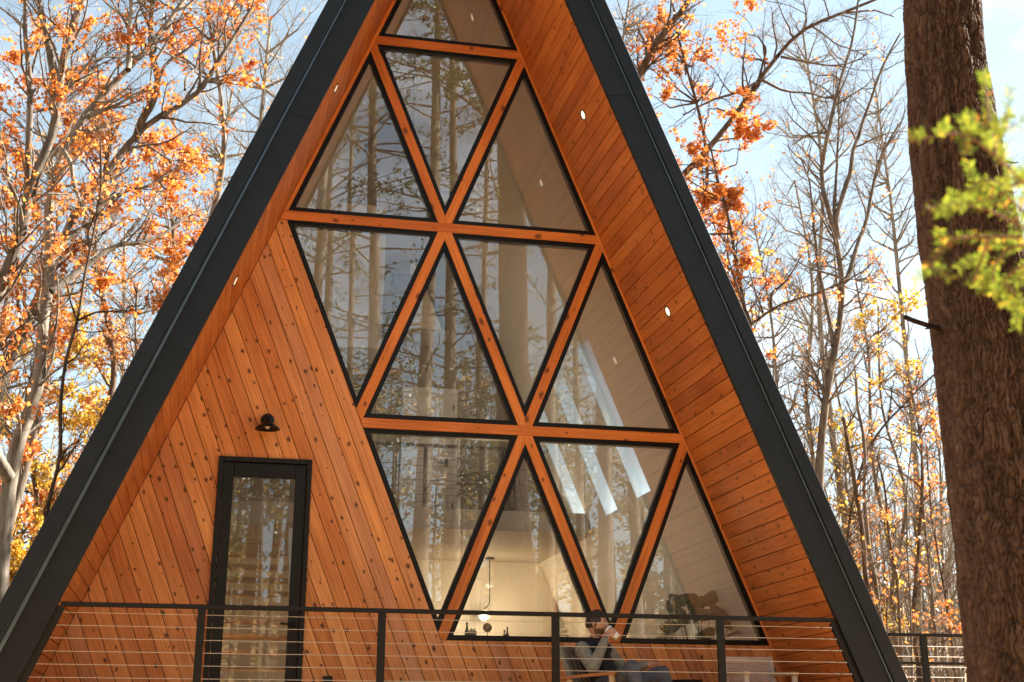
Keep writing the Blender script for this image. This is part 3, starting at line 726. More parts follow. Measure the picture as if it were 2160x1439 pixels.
# ================================================================== THINGS ON THE HOUSE
def downlight(s, z, y, label):
    """round recessed lamp in the soffit boards"""
    n = Vector((-s*H, 0, -S/2)).normalized(); n = Vector((-s*H/LL, 0, -S/2/LL))
    c = Vector((s*kx(KJ, z), y, z)) + n*0.003
    e1 = Vector((0, 1, 0)); e2 = n.cross(e1)
    r = empty('recessed_light', c); tag(r, label, 'light', 'recessed lights in the soffits')
    def ring(prof, name, mat):
        V = []; K = 24
        for rad, hh in prof:
            for k in range(K): V.append(c + (e1*math.cos(2*math.pi*k/K)+e2*math.sin(2*math.pi*k/K))*rad + n*hh)
        F = [(i*K+k, i*K+(k+1) % K, (i+1)*K+(k+1) % K, (i+1)*K+k) for i in range(len(prof)-1) for k in range(K)]
        if name == 'lens': F.append(tuple(range((len(prof)-1)*K, len(prof)*K)))
        mesh_obj(name, V, F, mat, r, True)
    ring([(0.062, 0.0), (0.062, 0.006), (0.050, 0.006), (0.048, 0.001)], 'trim_ring', M['frame'])
    ring([(0.049, 0.0), (0.047, 0.003)], 'lens', M['lamp'])
m, N, L, b = material('warm_lamp'); b.inputs['Base Color'].default_value = (0.9, 0.85, 0.75, 1)
b.inputs['Emission Color'].default_value = (1.0, 0.80, 0.52, 1); b.inputs['Emission Strength'].default_value = 0.30; M['lamp'] = m
downlight(1, 6.56, -0.95, 'upper glowing round light in the right-hand soffit')
downlight(1, 4.32, -0.95, 'lower glowing round light in the right-hand soffit')
downlight(1, 8.80, -0.95, 'topmost round light in the right-hand soffit, above the frame')
downlight(-1, 8.80, -0.95, 'topmost round light in the left-hand soffit, above the frame')
downlight(-1, 6.58, -0.95, 'upper glowing round light in the left-hand soffit')
downlight(-1, 4.32, -0.95, 'lower glowing round light in the left-hand soffit')

def sconce():
    x, z = -1.847, 3.12
    r = empty('wall_sconce', (x, -0.02, z)); tag(r, 'black cone-shaded barn light on the cedar wall above the door', 'wall light')
    b = MB(); b.lathe([(0.070, -0.022), (0.070, -0.046), (0.062, -0.052)], (x, 0, z), 24, 'y'); b.build('back_plate', M['frame'], r, True)
    b = MB(); b.tube([(x, -0.05, z+0.01), (x, -0.10, z+0.035), (x, -0.135, z+0.02), (x, -0.14, z-0.03)], 0.011, 10); b.build('arm', M['frame'], r, True)
    c = (x, -0.14, z-0.03); tl = 0.0
    b = MB(); b.lathe([(0.028, 0.022), (0.032, 0.0), (0.038, -0.012), (0.128, -0.078), (0.130, -0.086), (0.124, -0.082), (0.034, -0.018), (0.0, -0.015)], c, 28); b.build('shade', M['frame'], r, True)
    b = MB(); b.lathe([(0.0, -0.085), (0.018, -0.078), (0.026, -0.06), (0.020, -0.04), (0.012, -0.02)], c, 14); b.build('bulb', plain('frosted_bulb', (0.75, 0.68, 0.55), 0.3), r, True)
sconce()
def outlet():
    p = at(691, 1434, -0.02)
    b = MB(); b.box(p[0]-0.045, p[0]+0.045, -0.055, -0.0205, p[2]-0.08, p[2]+0.035); o = b.build('outlet_cover', M['frame'])
    md = o.modifiers.new('edge', 'BEVEL'); md.width = 0.006; md.segments = 2
    tag(o, 'small black weatherproof outlet box low on the wall right of the door', 'outlet box')
outlet()

def railing():
    r = empty('deck_railing', (0, -1.75, 0)); tag(r, 'black steel porch railing with thin horizontal cables across the front', 'railing')
    zt = 1.062; y = -1.745
    xl, xr = -kx(KIN, zt)+0.01, kx(KIN, zt)-0.005
    b = MB(); b.box(xl, xr, y-0.025, y+0.025, zt-0.038, zt); o = b.build('top_rail', M['steel'], r); md = o.modifiers.new('e', 'BEVEL'); md.width = 0.004
    for x in (-2.372, -0.800, 0.795, 2.392):
        b = MB(); b.box(x-0.034, x+0.034, y-0.019, y+0.019, 0.0, zt-0.0385); b.box(x-0.055, x+0.055, y-0.045, y+0.045, 0.0, 0.012); o = b.build('post', M['steel'], r)
    for s in (-1, 1):       # raking end posts follow the inside of the fascia
        a = Vector((s*(kx(KIN, 0.0)-0.035), y, 0.0)); c = Vector((s*(kx(KIN, zt-0.04)-0.035), y, zt-0.04))
        b = MB(); b.bar(a, c, 0.06, 0.04); b.build('end_post', M['steel'], r)
    n = 9
    for i in range(n):
        z = 0.975 - i*0.1065
        if z < 0.05: break
        x0, x1 = -(kx(KIN, z)-0.06), kx(KIN, z)-0.06
        b = MB(); b.tube([(x0, y, z), ((x0+x1)/2, y, z-0.002), (x1, y, z)], 0.0027, 6); o = b.build('cable', M['cable'], r)
        f = MB(); f.tube([(x1-0.0, y, z), (x1-0.09, y, z)], 0.0058, 8); f.tube([(x1-0.11, y, z), (x1-0.19, y, z)], 0.0052, 8); f.lathe([(0.0, -0.02), (0.012, -0.02), (0.012, 0.0)], (x1-0.001, y, z), 8, 'x'); f.build('tension_fitting', M['cable'], o, True)
railing()
def side_railing():
    y = -0.25; r = empty('side_railing', (6.5, y, 0)); tag(r, 'black cable railing of the side deck beyond the right roof edge', 'railing')
    b = MB(); b.box(4.9, 8.9, y-0.02, y+0.02, 1.03, 1.066); b.build('top_rail', M['steel'], r)
    xp = float(at(1950, 1380, y)[0])
    for x in (xp, xp+1.6):
        b = MB(); b.box(x-0.035, x+0.035, y-0.02, y+0.02, 0.0, 1.03); b.build('post', M['steel'], r)
    for i in range(8):
        z = 0.93-i*0.107; b = MB(); b.tube([(4.9, y, z), (8.9, y, z)], 0.003, 6); b.build('cable', M['cable'], r)
side_railing()
def lower_rail():
    y = 3.9; r = empty('rear_railing', (8, y, 0)); tag(r, 'short far railing seen low between the side deck post and the pine trunk', 'railing')
    z = 1.0
    b = MB(); b.box(6.2, 8.9, y-0.02, y+0.02, z, z+0.04); b.build('top_rail', M['steel'], r)
    for x in (6.3, 7.5, 8.8):
        b = MB(); b.box(x-0.03, x+0.03, y-0.02, y+0.02, 0.0, z); b.build('post', M['steel'], r)
lower_rail()

# ------------------------------------------------------------------ indoor things behind the glass
def pendant():
    y = 6.9; t = at(1033, 1196, y); g = at(1020, 1298, y); zc = LOFT_Z-0.28
    r = empty('pendant_lamp', (t[0], y, zc)); tag(r, 'pendant lamp on a thin dark rod in the bright kitchen', 'pendant lamp')
    x = float(t[0]); zb = float(at(1033, 1272, y)[2])
    b = MB(); b.lathe([(0.07, -0.03), (0.07, 0.0)], (x, y, zc-0.001), 20); b.build('canopy', M['frame'], r)
    gx, gz_ = float(g[0]), float(g[2])
    b = MB(); b.tube([(x, y, zc-0.03), (x, y, zb), (x-0.03, y, zb-0.05), (gx, y, gz_+0.09)], 0.008, 8); b.build('rod', M['frame'], r)
    b = MB(); b.lathe([(0.0, -0.075), (0.04, -0.064), (0.07, -0.025), (0.074, 0.01), (0.055, 0.05), (0.0, 0.075)], (gx, y, gz_), 20); b.build('globe', M['globe'], r, True)
    ld = bpy.data.lights.new('pendant_bulb', 'POINT'); ld.energy = 7; ld.color = (1.0, 0.76, 0.46); ld.shadow_soft_size = 0.09
    lo = bpy.data.objects.new('pendant_bulb', ld); COL.objects.link(lo); lo.location = (gx, y-0.16, gz_-0.02)
m, N, L, b = material('lit_globe'); b.inputs['Emission Color'].default_value = (1.0, 0.85, 0.62, 1); b.inputs['Emission Strength'].default_value = 1.3; M['globe'] = m
pendant()
def console():
    b = MB(); b.box(-0.1, 1.6, 0.32, 0.62, 0.87, 0.91); b2 = MB()
    r = empty('window_console', (0.7, 0.47, 0)); tag(r, 'narrow shelf table just inside the lowest middle window', 'table')
    b.build('table_top', M['tread'], r)
    for x in (-0.05, 1.55):
        for y in (0.36, 0.58):
            q = MB(); q.box(x-0.02, x+0.02, y-0.02, y+0.02, 0.0, 0.869); q.build('leg', M['frame'], r)
console()
dark_glass = plain('dark_glass', (0.02, 0.022, 0.018), 0.12); amber = plain('brown_wood', (0.20, 0.085, 0.03), 0.5)
def bottle(u, h, rad, label, mat, y=0.45):
    x = float(at(u, 1335, y)[0]); z = 0.91
    r = empty('bottle', (x, y, z)); tag(r, label, 'bottle')
    b = MB(); b.lathe([(rad*0.9, 0.001), (rad, 0.02), (rad, h*0.6), (rad*0.42, h*0.78), (rad*0.40, h*0.95)], (x, y, z), 16); b.build('body', mat, r, True)
    b = MB(); b.lathe([(rad*0.5, h*0.951), (rad*0.5, h)], (x, y, z), 12); b.build('cap', M['frame'], r)
bottle(985, 0.24, 0.026, 'tall dark bottle at the left end behind the lowest middle window', dark_glass)
bottle(1004, 0.15, 0.020, 'small dark bottle right of the knife block behind the window', dark_glass)
bottle(1064, 0.17, 0.019, 'slim grey bottle in the pair behind the lowest middle window', plain('grey_glass', (0.25, 0.25, 0.22), 0.2))
bottle(1070, 0.20, 0.020, 'slim dark bottle in the pair behind the lowest middle window', dark_glass)
def knife_block():
    x = float(at(996, 1335, 0.47)[0]); r = empty('knife_block', (x, 0.47, 0.91)); tag(r, 'dark knife block between two bottles behind the lowest window', 'knife block')
    b = MB(); b.box(x-0.035, x+0.035, 0.42, 0.52, 0.911, 1.05); o = b.build('block', dark_glass, r)
    for k in range(4):
        b = MB(); b.box(x-0.03+k*0.017, x-0.02+k*0.017, 0.45, 0.47, 1.051, 1.08+0.01*(k % 2)); b.build('knife_handle', M['frame'], r)
knife_block()
def round_board():
    c = at(1028, 1324, 0.55); x, z = float(c[0]), float(c[2]); r = empty('disc_ornament', (x, 0.55, 0.91)); tag(r, 'small round brown wooden ornament on a thin stand between the bottles', 'ornament')
    b = MB(); b.lathe([(0.0, -0.012), (0.046, -0.012), (0.050, 0.0), (0.046, 0.012), (0.0, 0.012)], (x, 0.55, z), 28, 'y'); b.build('disc', amber, r, True)
    b = MB(); b.lathe([(0.035, 0.911), (0.035, 0.92), (0.005, 0.925), (0.005, z-0.045)], (x, 0.55, 0.0), 14); b.build('stand', M['frame'], r)
round_board()
def house_plant():
    y = 0.75; c = at(1475, 1330, y); r = empty('house_plant', (float(c[0]), y, 0.0)); tag(r, 'leafy potted plant inside the lower right window', 'plant')
    x = float(c[0])
    b = MB(); b.lathe([(0.10, 0.0), (0.15, 0.02), (0.17, 0.30), (0.15, 0.30), (0.14, 0.27), (0.0, 0.27)], (x, y, 0.0), 20); b.build('pot', plain('grey_pot', (0.25, 0.24, 0.22), 0.7), r, True)
    rng = np.random.default_rng(3); gm = M['houseleaf']
    b = MB(); tips = []
    for u, v, dy in ((1425, 1285, 0.0), (1450, 1262, 0.1), (1480, 1295, -0.1), (1516, 1290, 0.0), (1541, 1313, 0.05), (1500, 1262, 0.1), (1440, 1310, -0.1), (1462, 1300, 0.2), (1488, 1340, 0), (1415, 1320, 0.1), (1432, 1265, 0.15), (1470, 1275, 0.05)):
        t = at(u, v, y+dy); p0 = Vector((x, y, 0.25)); p2 = Vector(t); p1 = p0.lerp(p2, 0.5)+Vector((0, 0, 0.08))
        b.tube([p0, p0.lerp(p1, 0.6)+Vector((0, 0, 0.05)), p1.lerp(p2, 0.5), p2], 0.005, 5); tips.append(p2)
    b.build('stem', plain('plant_stem', (0.08, 0.07, 0.03), 0.7), r)
    for i, t in enumerate(tips):
        V = []; a = rng.uniform(-0.7, 0.7); tilt = rng.uniform(-0.4, 0.4); sz = rng.uniform(0.10, 0.15)
        ex = Vector((math.cos(a), 0.3*math.sin(tilt), math.sin(a))); ez = Vector((-math.sin(a), 0.35, math.cos(a)*0.9)); nn = ex.cross(ez)
        for q in range(12):
            th = 2*math.pi*q/12; V.append(t + ex*(sz*math.cos(th)) + ez*(sz*0.62*math.sin(th)) + nn*(0.03*math.cos(2*th)))
        V2 = [p + nn*0.002 for p in V]
        mesh_obj('leaf', V+V2, [tuple(range(12)), tuple(range(23, 11, -1))]+[(k, (k+1) % 12, 12+(k+1) % 12, 12+k)[::-1] for k in range(12)], gm, r, True)
M['houseleaf'] = plain('house_plant_leaf', (0.06, 0.11, 0.028), 0.35)
house_plant()
def inside_chair():
    # pale wooden lounge chair just inside the lower right window; its arm shows above the sill
    y = 0.9; a = at(1385, 1352, y); c = at(1416, 1334, y)
    r = empty('lounge_chair_indoors', (float(c[0]), y, 0)); tag(r, 'pale wooden lounge chair indoors, one arm end above the window sill', 'chair')
    pw = M['palewood']; ax, az = float(c[0]), float(c[2]); bx, bz = float(a[0])-0.2, float(a[2])-0.12
    b = MB(); b.tube([(bx, y, bz), ((ax+bx)/2, y, (az+bz)/2+0.005), (ax-0.01, y, az), (ax+0.015, y, az-0.01)], [0.03, 0.034, 0.038, 0.026], 10); b.build('armrest', pw, r, True)
    b = MB(); b.box(bx-0.1, ax+0.1, y+0.05, y+0.6, 0.38, 0.46); b.build('seat', M['greige'], r)
    for x in (bx, ax):
        for yy in (y, y+0.62):
            b = MB(); b.bar((x, yy, 0), (x, yy, (bz if x == bx else az)-0.03 if yy == y else 0.42), 0.035, 0.035); b.build('leg', pw, r)
    b = MB(); b.bar((bx-0.1, y+0.33, 0.4), (bx-0.35, y+0.33, 0.85), 0.06, 0.5); b.build('backrest', M['greige'], r)
M['palewood'] = plain('pale_wood', (0.52, 0.36, 0.20), 0.5, noise=0.1, nscale=10)
inside_chair()
def driftwood():
    r = MB(); P = [at(u, v, 0.6) for u, v in ((1528, 1345), (1545, 1337), (1560, 1333), (1575, 1338), (1592, 1344), (1610, 1350))]
    r.tube([(p[0], 0.6, p[2]) for p in P], [0.012, 0.018, 0.02, 0.017, 0.013, 0.008], 8); r.tube([(P[0][0]-0.0, 0.6, 0.0), (P[0][0], 0.6, P[0][2])], [0.03, 0.012], 8); r.tube([(P[5][0], 0.6, 0.0), (P[5][0], 0.6, P[5][2])], [0.03, 0.008], 8)
    o = r.build('branch_sculpture', amber, None, True); tag(o, 'low curved brown branch indoors at the right end of the sill', 'ornament')
driftwood()
def ceiling_fan():
    y = 3.2; c = at(868, 392, y); r = empty('ceiling_fan', (float(c[0]), y, float(c[2]))); tag(r, 'black ceiling fan seen through the upper windows', 'ceiling fan')
    x, z = float(c[0]), float(c[2]); zt = ZA + (KJ-0.05-abs(x))/SL - 0.1
    b = MB(); b.tube([(x, y, z), (x, y, zt)], 0.015, 8); b.build('down_rod', M['frame'], r)
    b = MB(); b.lathe([(0.03, 0.1), (0.09, 0.06), (0.10, 0.0), (0.07, -0.05), (0.0, -0.06)], (x, y, z), 18); b.build('motor', M['frame'], r, True)
    for k in range(3):
        a = 0.25+2*math.pi*k/3; d = Vector((math.cos(a), math.sin(a), 0)); b = MB()
        b.bar(Vector((x, y, z))+d*0.1, Vector((x, y, z))+d*0.62, 0.11, 0.012, (0, 0, 1)); b.build('blade', M['frame'], r)
ceiling_fan()
def loft_sofa():
    y = 4.75; a, c = at(985, 1040, y), at(1062, 1040, y); r = empty('armchair', (float(a[0]), y, LOFT_Z)); tag(r, 'dark upholstered armchair behind the loft railing', 'armchair')
    x0, x1 = float(a[0]), float(c[0])+0.25; dk = plain('dark_upholstery', (0.02, 0.02, 0.02), 0.8)
    for nm, bx in (('seat', (x0+0.1, x1-0.1, y, y+0.6, LOFT_Z+0.1, LOFT_Z+0.4)), ('backrest', (x0, x1, y+0.55, y+0.75, LOFT_Z+0.1, LOFT_Z+0.75)), ('arm', (x0, x0+0.1, y, y+0.55, LOFT_Z+0.05, LOFT_Z+0.55)), ('arm', (x1-0.1, x1, y, y+0.55, LOFT_Z+0.05, LOFT_Z+0.55))):
        b = MB(); b.box(*bx); o = b.build(nm, dk, r); md = o.modifiers.new('e', 'BEVEL'); md.width = 0.03; md.segments = 3
loft_sofa()

# ================================================================== THE MAN ON THE PORCH AND THE CHAIRS
FD = Vector((0.76, -0.65, 0)).normalized(); LAT = Vector((0.65, 0.76, 0)).normalized()   # he faces right and towards the viewer
orange_wood = wood('oiled_armrest', [(0, (0.34, 0.13, 0.040)), (1, (0.40, 0.16, 0.05))], knots=0.2)
def lounge_chair():
    o = Vector((1.43, -0.86, 0)); r = empty('lounge_chair', o); tag(r, 'wooden porch chair with grey slatted back under the seated man', 'chair')
    def P(f, l, z): return o + FD*f + LAT*l + Vector((0, 0, z))
    gs = plain('grey_slat', (0.20, 0.19, 0.16), 0.7, noise=0.15, nscale=15)
    for i in range(6):
        l = -0.25+0.1*i; b = MB(); b.bar(P(-0.06, l, 0.33), P(-0.25, l, 0.80), 0.07, 0.018, FD); b.build('back_slat', gs, r)
    for l in (-0.30, 0.30):
        b = MB(); b.bar(P(-0.03, l, 0.28), P(-0.26, l, 0.82), 0.035, 0.045, FD); b.build('back_post', gs, r)
        b = MB(); b.bar(P(-0.22, l*1.12, 0.52), P(0.36, l*1.12, 0.555), 0.065, 0.028, (0, 0, 1)); b.build('armrest', orange_wood, r)
        b = MB(); b.bar(P(0.33, l*1.08, 0.0), P(0.31, l*1.08, 0.54), 0.045, 0.05, FD); b.build('leg', M['palewood'], r)
        b = MB(); b.bar(P(-0.32, l*1.08, 0.0), P(-0.12, l*1.08, 0.51), 0.045, 0.05, FD); b.build('leg', M['palewood'], r)
        b = MB(); b.bar(P(-0.2, l*0.98, 0.27), P(0.33, l*0.98, 0.33), 0.05, 0.03, LAT); b.build('seat_rail', M['palewood'], r)
    b = MB(); b.bar(P(-0.24, -0.28, 0.80), P(-0.24, 0.28, 0.80), 0.05, 0.025, FD); b.build('top_rail', gs, r)
    for i in range(6):
        f = -0.14+0.085*i; b = MB(); b.bar(P(f, -0.27, 0.305+0.08*(f+0.14)), P(f, 0.27, 0.305+0.08*(f+0.14)), 0.07, 0.018, (0, 0, 1)); b.build('seat_slat', gs, r)
lounge_chair()

def person():
    # tapered limbs laid out joint by joint; a voxel remesh grows them into one continuous body
    hip = Vector((1.535, -0.955, 0.43)); chest = Vector((1.425, -0.865, 0.70)); nb = Vector((1.425, -0.875, 0.875))
    HC = Vector((1.430, -0.915, 1.040)); FF = Vector((0.88, -0.46, 0.02)).normalized(); FS = Vector((FF.y, -FF.x, 0)).normalized(); FU_ = Vector((0, 0, 1))
    Rs, Ls = Vector((1.258, -0.965, 0.795)), Vector((1.575, -0.745, 0.800))
    Re, Rw = Vector((1.318, -1.130, 0.610)), Vector((1.452, -1.105, 0.872))
    Le, Lw = Vector((1.735, -0.845, 0.590)), Vector((1.895, -0.985, 0.655))
    Rh, Lh = Vector((1.475, -1.045, 0.40)), Vector((1.625, -0.895, 0.40))
    Rk, Lk = Vector((1.615, -1.430, 0.600)), Vector((2.045, -1.050, 0.575))
    Ra, La = Vector((1.690, -1.530, 0.11)), Vector((2.150, -1.150, 0.11))
    Rt, Lt = Ra+FD*0.15+Vector((0.02, 0, -0.06)), La+FD*0.17+Vector((0, 0, -0.06))
    VEST, SLEEVE, JEANS, SKIN, SHOE, BEARD = range(6)
    caps = [(hip, hip+Vector((-0.03, 0.025, 0.08)), 0.145, 0.14, JEANS), (Rh, Lh, 0.105, 0.105, JEANS),
            (hip+Vector((-0.045, 0.035, 0.12)), chest, 0.140, 0.145, VEST), (chest+LAT*-0.07, chest+LAT*0.07, 0.130, 0.130, VEST), (chest+LAT*-0.075+Vector((0, 0, 0.07)), chest+LAT*0.075+Vector((0, 0, 0.07)), 0.105, 0.105, VEST),
            (Rs+LAT*0.05, Ls-LAT*0.05, 0.075, 0.075, VEST), (nb-Vector((0, 0, 0.03)), nb+Vector((0, 0, 0.015)), 0.085, 0.070, VEST), (nb, HC-Vector((0, 0, 0.05))-FF*0.01, 0.058, 0.055, SKIN),
            (Rs, Re, 0.076, 0.062, SLEEVE), (Re, Re.lerp(Rw, 0.5), 0.062, 0.054, SLEEVE), (Re.lerp(Rw, 0.5), Rw, 0.054, 0.040, SLEEVE), (Ls, Le, 0.076, 0.060, SLEEVE), (Le, Lw, 0.060, 0.040, SLEEVE),
            (Rh, Rk, 0.098, 0.072, JEANS), (Rk, Ra, 0.070, 0.050, JEANS), (Lh, Lk, 0.098, 0.072, JEANS), (Lk, La, 0.070, 0.050, JEANS),
            (Ra-FD*0.03, Rt, 0.042, 0.036, SHOE), (La-FD*0.03, Lt, 0.042, 0.036, SHOE)]
    # hands: palm plus five bent fingers; the right one closes round the cup
    CR, CB = Vector((1.512, -0.998, 0.988)), Vector((1.600, -1.050, 0.900)); ax = (CB-CR).normalized()
    pd = Vector((-0.70, -0.45, -0.25)); pd = (pd-ax*pd.dot(ax)).normalized(); qd = ax.cross(pd).normalized()
    if qd.y > 0: qd = -qd
    pal0, pal1 = Rw+(CR-Rw)*0.18, CR+ax*0.055+pd*0.060
    caps += [(Rw, pal1, 0.026, 0.023, SKIN), (pal1-ax*0.022, pal1+ax*0.024, 0.018, 0.017, SKIN)]
    for i, s in enumerate((0.030, 0.050, 0.070, 0.088)):
        rr = 0.052-0.005*i/3; ln = (78, 84, 80, 70)[i]; prev = None
        for a in (5, 30, 56, ln):
            th = math.radians(a); p = CR+ax*s+(pd*math.cos(th)+qd*math.sin(th))*rr
            if prev is not None: caps.append((prev, p, 0.0095, 0.0085, SKIN))
            prev = p
    prev = None
    for a, s in ((-20, 0.055), (-60, 0.045), (-100, 0.035)):
        th = math.radians(a); p = CR+ax*s+(pd*math.cos(th)+qd*math.sin(th))*0.049
        if prev is not None: caps.append((prev, p, 0.011, 0.0095, SKIN))
        prev = p
    ld = (Lk-Lh).normalized(); lp = Lw+(Lk+Vector((0, 0, 0.075))-Lw)*0.45; caps.append((Lw, lp, 0.030, 0.034, SKIN))
    sdv = Vector((0.55, 0.83, 0)).normalized()
    for i in range(4):
        b0 = lp+sdv*(0.027-0.018*i); b1 = b0+ld*0.035+Vector((0, 0, 0.004)); b2 = b1+ld*0.03+Vector((0, 0, -0.022)); caps += [(b0, b1, 0.0095, 0.009, SKIN), (b1, b2, 0.009, 0.008, SKIN)]
    caps += [(lp-sdv*0.03, lp-sdv*0.055+ld*0.03, 0.011, 0.0095, SKIN)]
    mb = MB(); K = 14
    for a, b, ra, rb, m in caps:
        d = b-a; L_ = d.length; t = d/L_ if L_ > 1e-6 else Vector((0, 0, 1)); pr = []
        prof = [(ra*math.cos(q), -ra*math.sin(q)) for q in np.linspace(math.pi/2*0.98, 0, 5)] + [(rb*math.cos(q), L_+rb*math.sin(q)) for q in np.linspace(0, math.pi/2*0.98, 5)]
        mb.tube([a+t*h for _, h in prof], [x for x, _ in prof], K)
    # head: a sphere pushed into skull, brow, nose, lips, chin and ears
    V = []; nu, nv = 44, 34
    def head_pt(f, s, u):
        x, y, z = f*0.098, s*0.076, u*0.118
        if u < 0: y *= 1-0.30*(-u)**1.5; x *= 1-0.10*(-u)
        if f > 0: x += 0.012*math.exp(-((u+0.78)/0.22)**2)*max(0, 1-abs(s)*1.6)
        if f > 0: x += 0.006*math.exp(-((u-0.22)/0.10)**2)*math.exp(-(s/0.55)**2)
        if f > 0: x -= 0.008*(math.exp(-((u-0.03)/0.09)**2)*(math.exp(-((s-0.38)/0.16)**2)+math.exp(-((s+0.38)/0.16)**2)))
        if f > 0: x += 0.024*math.exp(-((u+0.20)/0.13)**2)*math.exp(-(s/0.13)**2) + 0.013*math.exp(-((u+0.02)/0.16)**2)*math.exp(-(s/0.10)**2)
        if f > 0: x += 0.006*(math.exp(-((u+0.46)/0.05)**2)+math.exp(-((u+0.57)/0.06)**2))*math.exp(-(s/0.28)**2)
        if f < 0: x *= 1.04
        return HC+FF*x+FS*y+FU_*z
    for i in range(nv+1):
        ph = math.pi*i/nv
        for k in range(nu):
            th = 2*math.pi*k/nu; V.append(head_pt(math.sin(ph)*math.cos(th), math.sin(ph)*math.sin(th), math.cos(ph)))
    F = [(i*nu+k, i*nu+(k+1) % nu, (i+1)*nu+(k+1) % nu, (i+1)*nu+k) for i in range(nv) for k in range(nu)]
    mb.add(V, F)
    for s in (-1, 1):
        e = HC+FS*(s*0.078)-FF*0.012+FU_*(-0.012); mb.tube([e-FU_*0.026, e-FU_*0.012-FF*0.004, e+FU_*0.012-FF*0.008, e+FU_*0.028-FF*0.006], [0.006, 0.011, 0.014, 0.008], 10)
    tmp = mb.build('person_raw', None); rm = tmp.modifiers.new('r', 'REMESH'); rm.mode = 'VOXEL'; rm.voxel_size = 0.0048
    sm = tmp.modifiers.new('s', 'SMOOTH'); sm.factor = 0.5; sm.iterations = 3
    me = bpy.data.meshes.new_from_object(tmp.evaluated_get(bpy.context.evaluated_depsgraph_get())); bpy.data.objects.remove(tmp)
    me.name = 'person'; o = bpy.data.objects.new('person', me); COL.objects.link(o)
    cloth = lambda n, c, s: plain(n, c, 0.9, noise=0.25, nscale=s, bump=0.35, bscale=28)
    mats = [cloth('black_vest', (0.010, 0.010, 0.011), 12), cloth('grey_green_fleece', (0.21, 0.205, 0.165), 25), cloth('faded_jeans', (0.075, 0.085, 0.11), 18), plain('skin', (0.45, 0.24, 0.16), 0.5, noise=0.06), plain('dark_shoe', (0.03, 0.025, 0.02), 0.6), plain('short_beard', (0.14, 0.075, 0.045), 0.8, noise=0.2, nscale=80)]
    me.materials.clear()
    for m in mats: me.materials.append(m)
    n = len(me.polygons); C = np.empty(n*3); me.polygons.foreach_get('center', C); C = C.reshape(-1, 3); best = np.full(n, 9.0); mi = np.zeros(n, int)
    for a, b, ra, rb, m in caps:
        A, B = np.array(a), np.array(b); d = B-A; t = np.clip(((C-A)@d)/max(d@d, 1e-9), 0, 1); dist = np.linalg.norm(C-(A+t[:, None]*d), axis=1)-(ra+(rb-ra)*t); c = dist < best; best[c] = dist[c]; mi[c] = m
    hc, ff, fs = np.array(HC), np.array(FF), np.array(FS); lf = (C-hc)@ff; ls = (C-hc)@fs; lu = C[:, 2]-HC.z; hd = (np.abs(lf) < 0.13) & (np.abs(ls) < 0.11) & (lu > -0.125) & (np.linalg.norm((C-hc)/np.array([1, 1, 1.2]), axis=1) < 0.13)
    mi[hd] = SKIN; bd = hd & (lu < -0.048) & (lf > -0.02) & ~((np.abs(ls) < 0.02) & (lu > -0.075) & (lu < -0.05)) & ~((lu > -0.05) & (lf > 0.075)); mi[bd] = BEARD
    me.polygons.foreach_set('material_index', mi.astype(np.int32)); me.shade_smooth(); me.update()
    tag(o, 'man in black vest and grey sleeves sitting on the porch, drinking from a white cup', 'person')
    # hair: close-cropped cap with a little volume in front
    hv = []; hf = []; nu, nv = 36, 16
    for i in range(nv+1):
        ph = math.pi*0.62*i/nv
        for k in range(nu):
            th = 2*math.pi*k/nu; f, s, u = math.sin(ph)*math.cos(th), math.sin(ph)*math.sin(th), math.cos(ph)
            lim = 0.60 if f > 0.55 else (0.10 if f > 0.05 else -0.32)     # hairline: forehead, temples, nape
            u2 = max(u, lim); s2 = math.sqrt(max(1-u2*u2, 0)/max(f*f+s*s, 1e-6)) if u < lim else 1.0
            p = head_pt(f*s2, s*s2, u2); dd = (p-HC).normalized(); hv.append(p+dd*(0.010+0.010*max(u2, 0)+0.002*math.sin(9*th+5*u2)) if u >= lim else p+dd*0.001)
    hf = [(i*nu+k, i*nu+(k+1) % nu, (i+1)*nu+(k+1) % nu, (i+1)*nu+k) for i in range(nv) for k in range(nu)]
    mesh_obj('hair', hv, hf, plain('dark_brown_hair', (0.030, 0.018, 0.012), 0.6, noise=0.3, nscale=90), o, True)
    for s in (-1, 1):
        b = MB(); c = HC+FF*0.083+FS*(s*0.030)+FU_*0.004; b.lathe([(0.0, -0.008), (0.008, -0.005), (0.010, 0.0), (0.008, 0.005), (0.0, 0.008)], c, 12); b.build('eye', plain('eye', (0.05, 0.04, 0.035), 0.3), o, True)
        b = MB(); c0 = HC+FF*0.094+FS*(s*0.016)+FU_*0.024; c1 = HC+FF*0.084+FS*(s*0.050)+FU_*0.026; b.tube([c0, c0.lerp(c1, 0.5)+FU_*0.004+FF*0.004, c1], [0.004, 0.005, 0.003], 8); b.build('eyebrow', plain('eyebrow', (0.03, 0.02, 0.015), 0.8), o, True)
    # cup
    c = MB(); Mx = frame3(CR, pd, ax.cross(pd)); L_ = (CB-CR).length
    c.lathe([(0.041, 0.002), (0.0435, 0.0), (0.045, 0.003), (0.038, L_*0.9), (0.034, L_), (0.0, L_)], (0, 0, 0), 28)
    q = c.build('cup', plain('white_cup', (0.80, 0.78, 0.74), 0.35), None, True, M=Mx); tag(q, "white cup raised to the seated man's mouth", 'cup')
person()

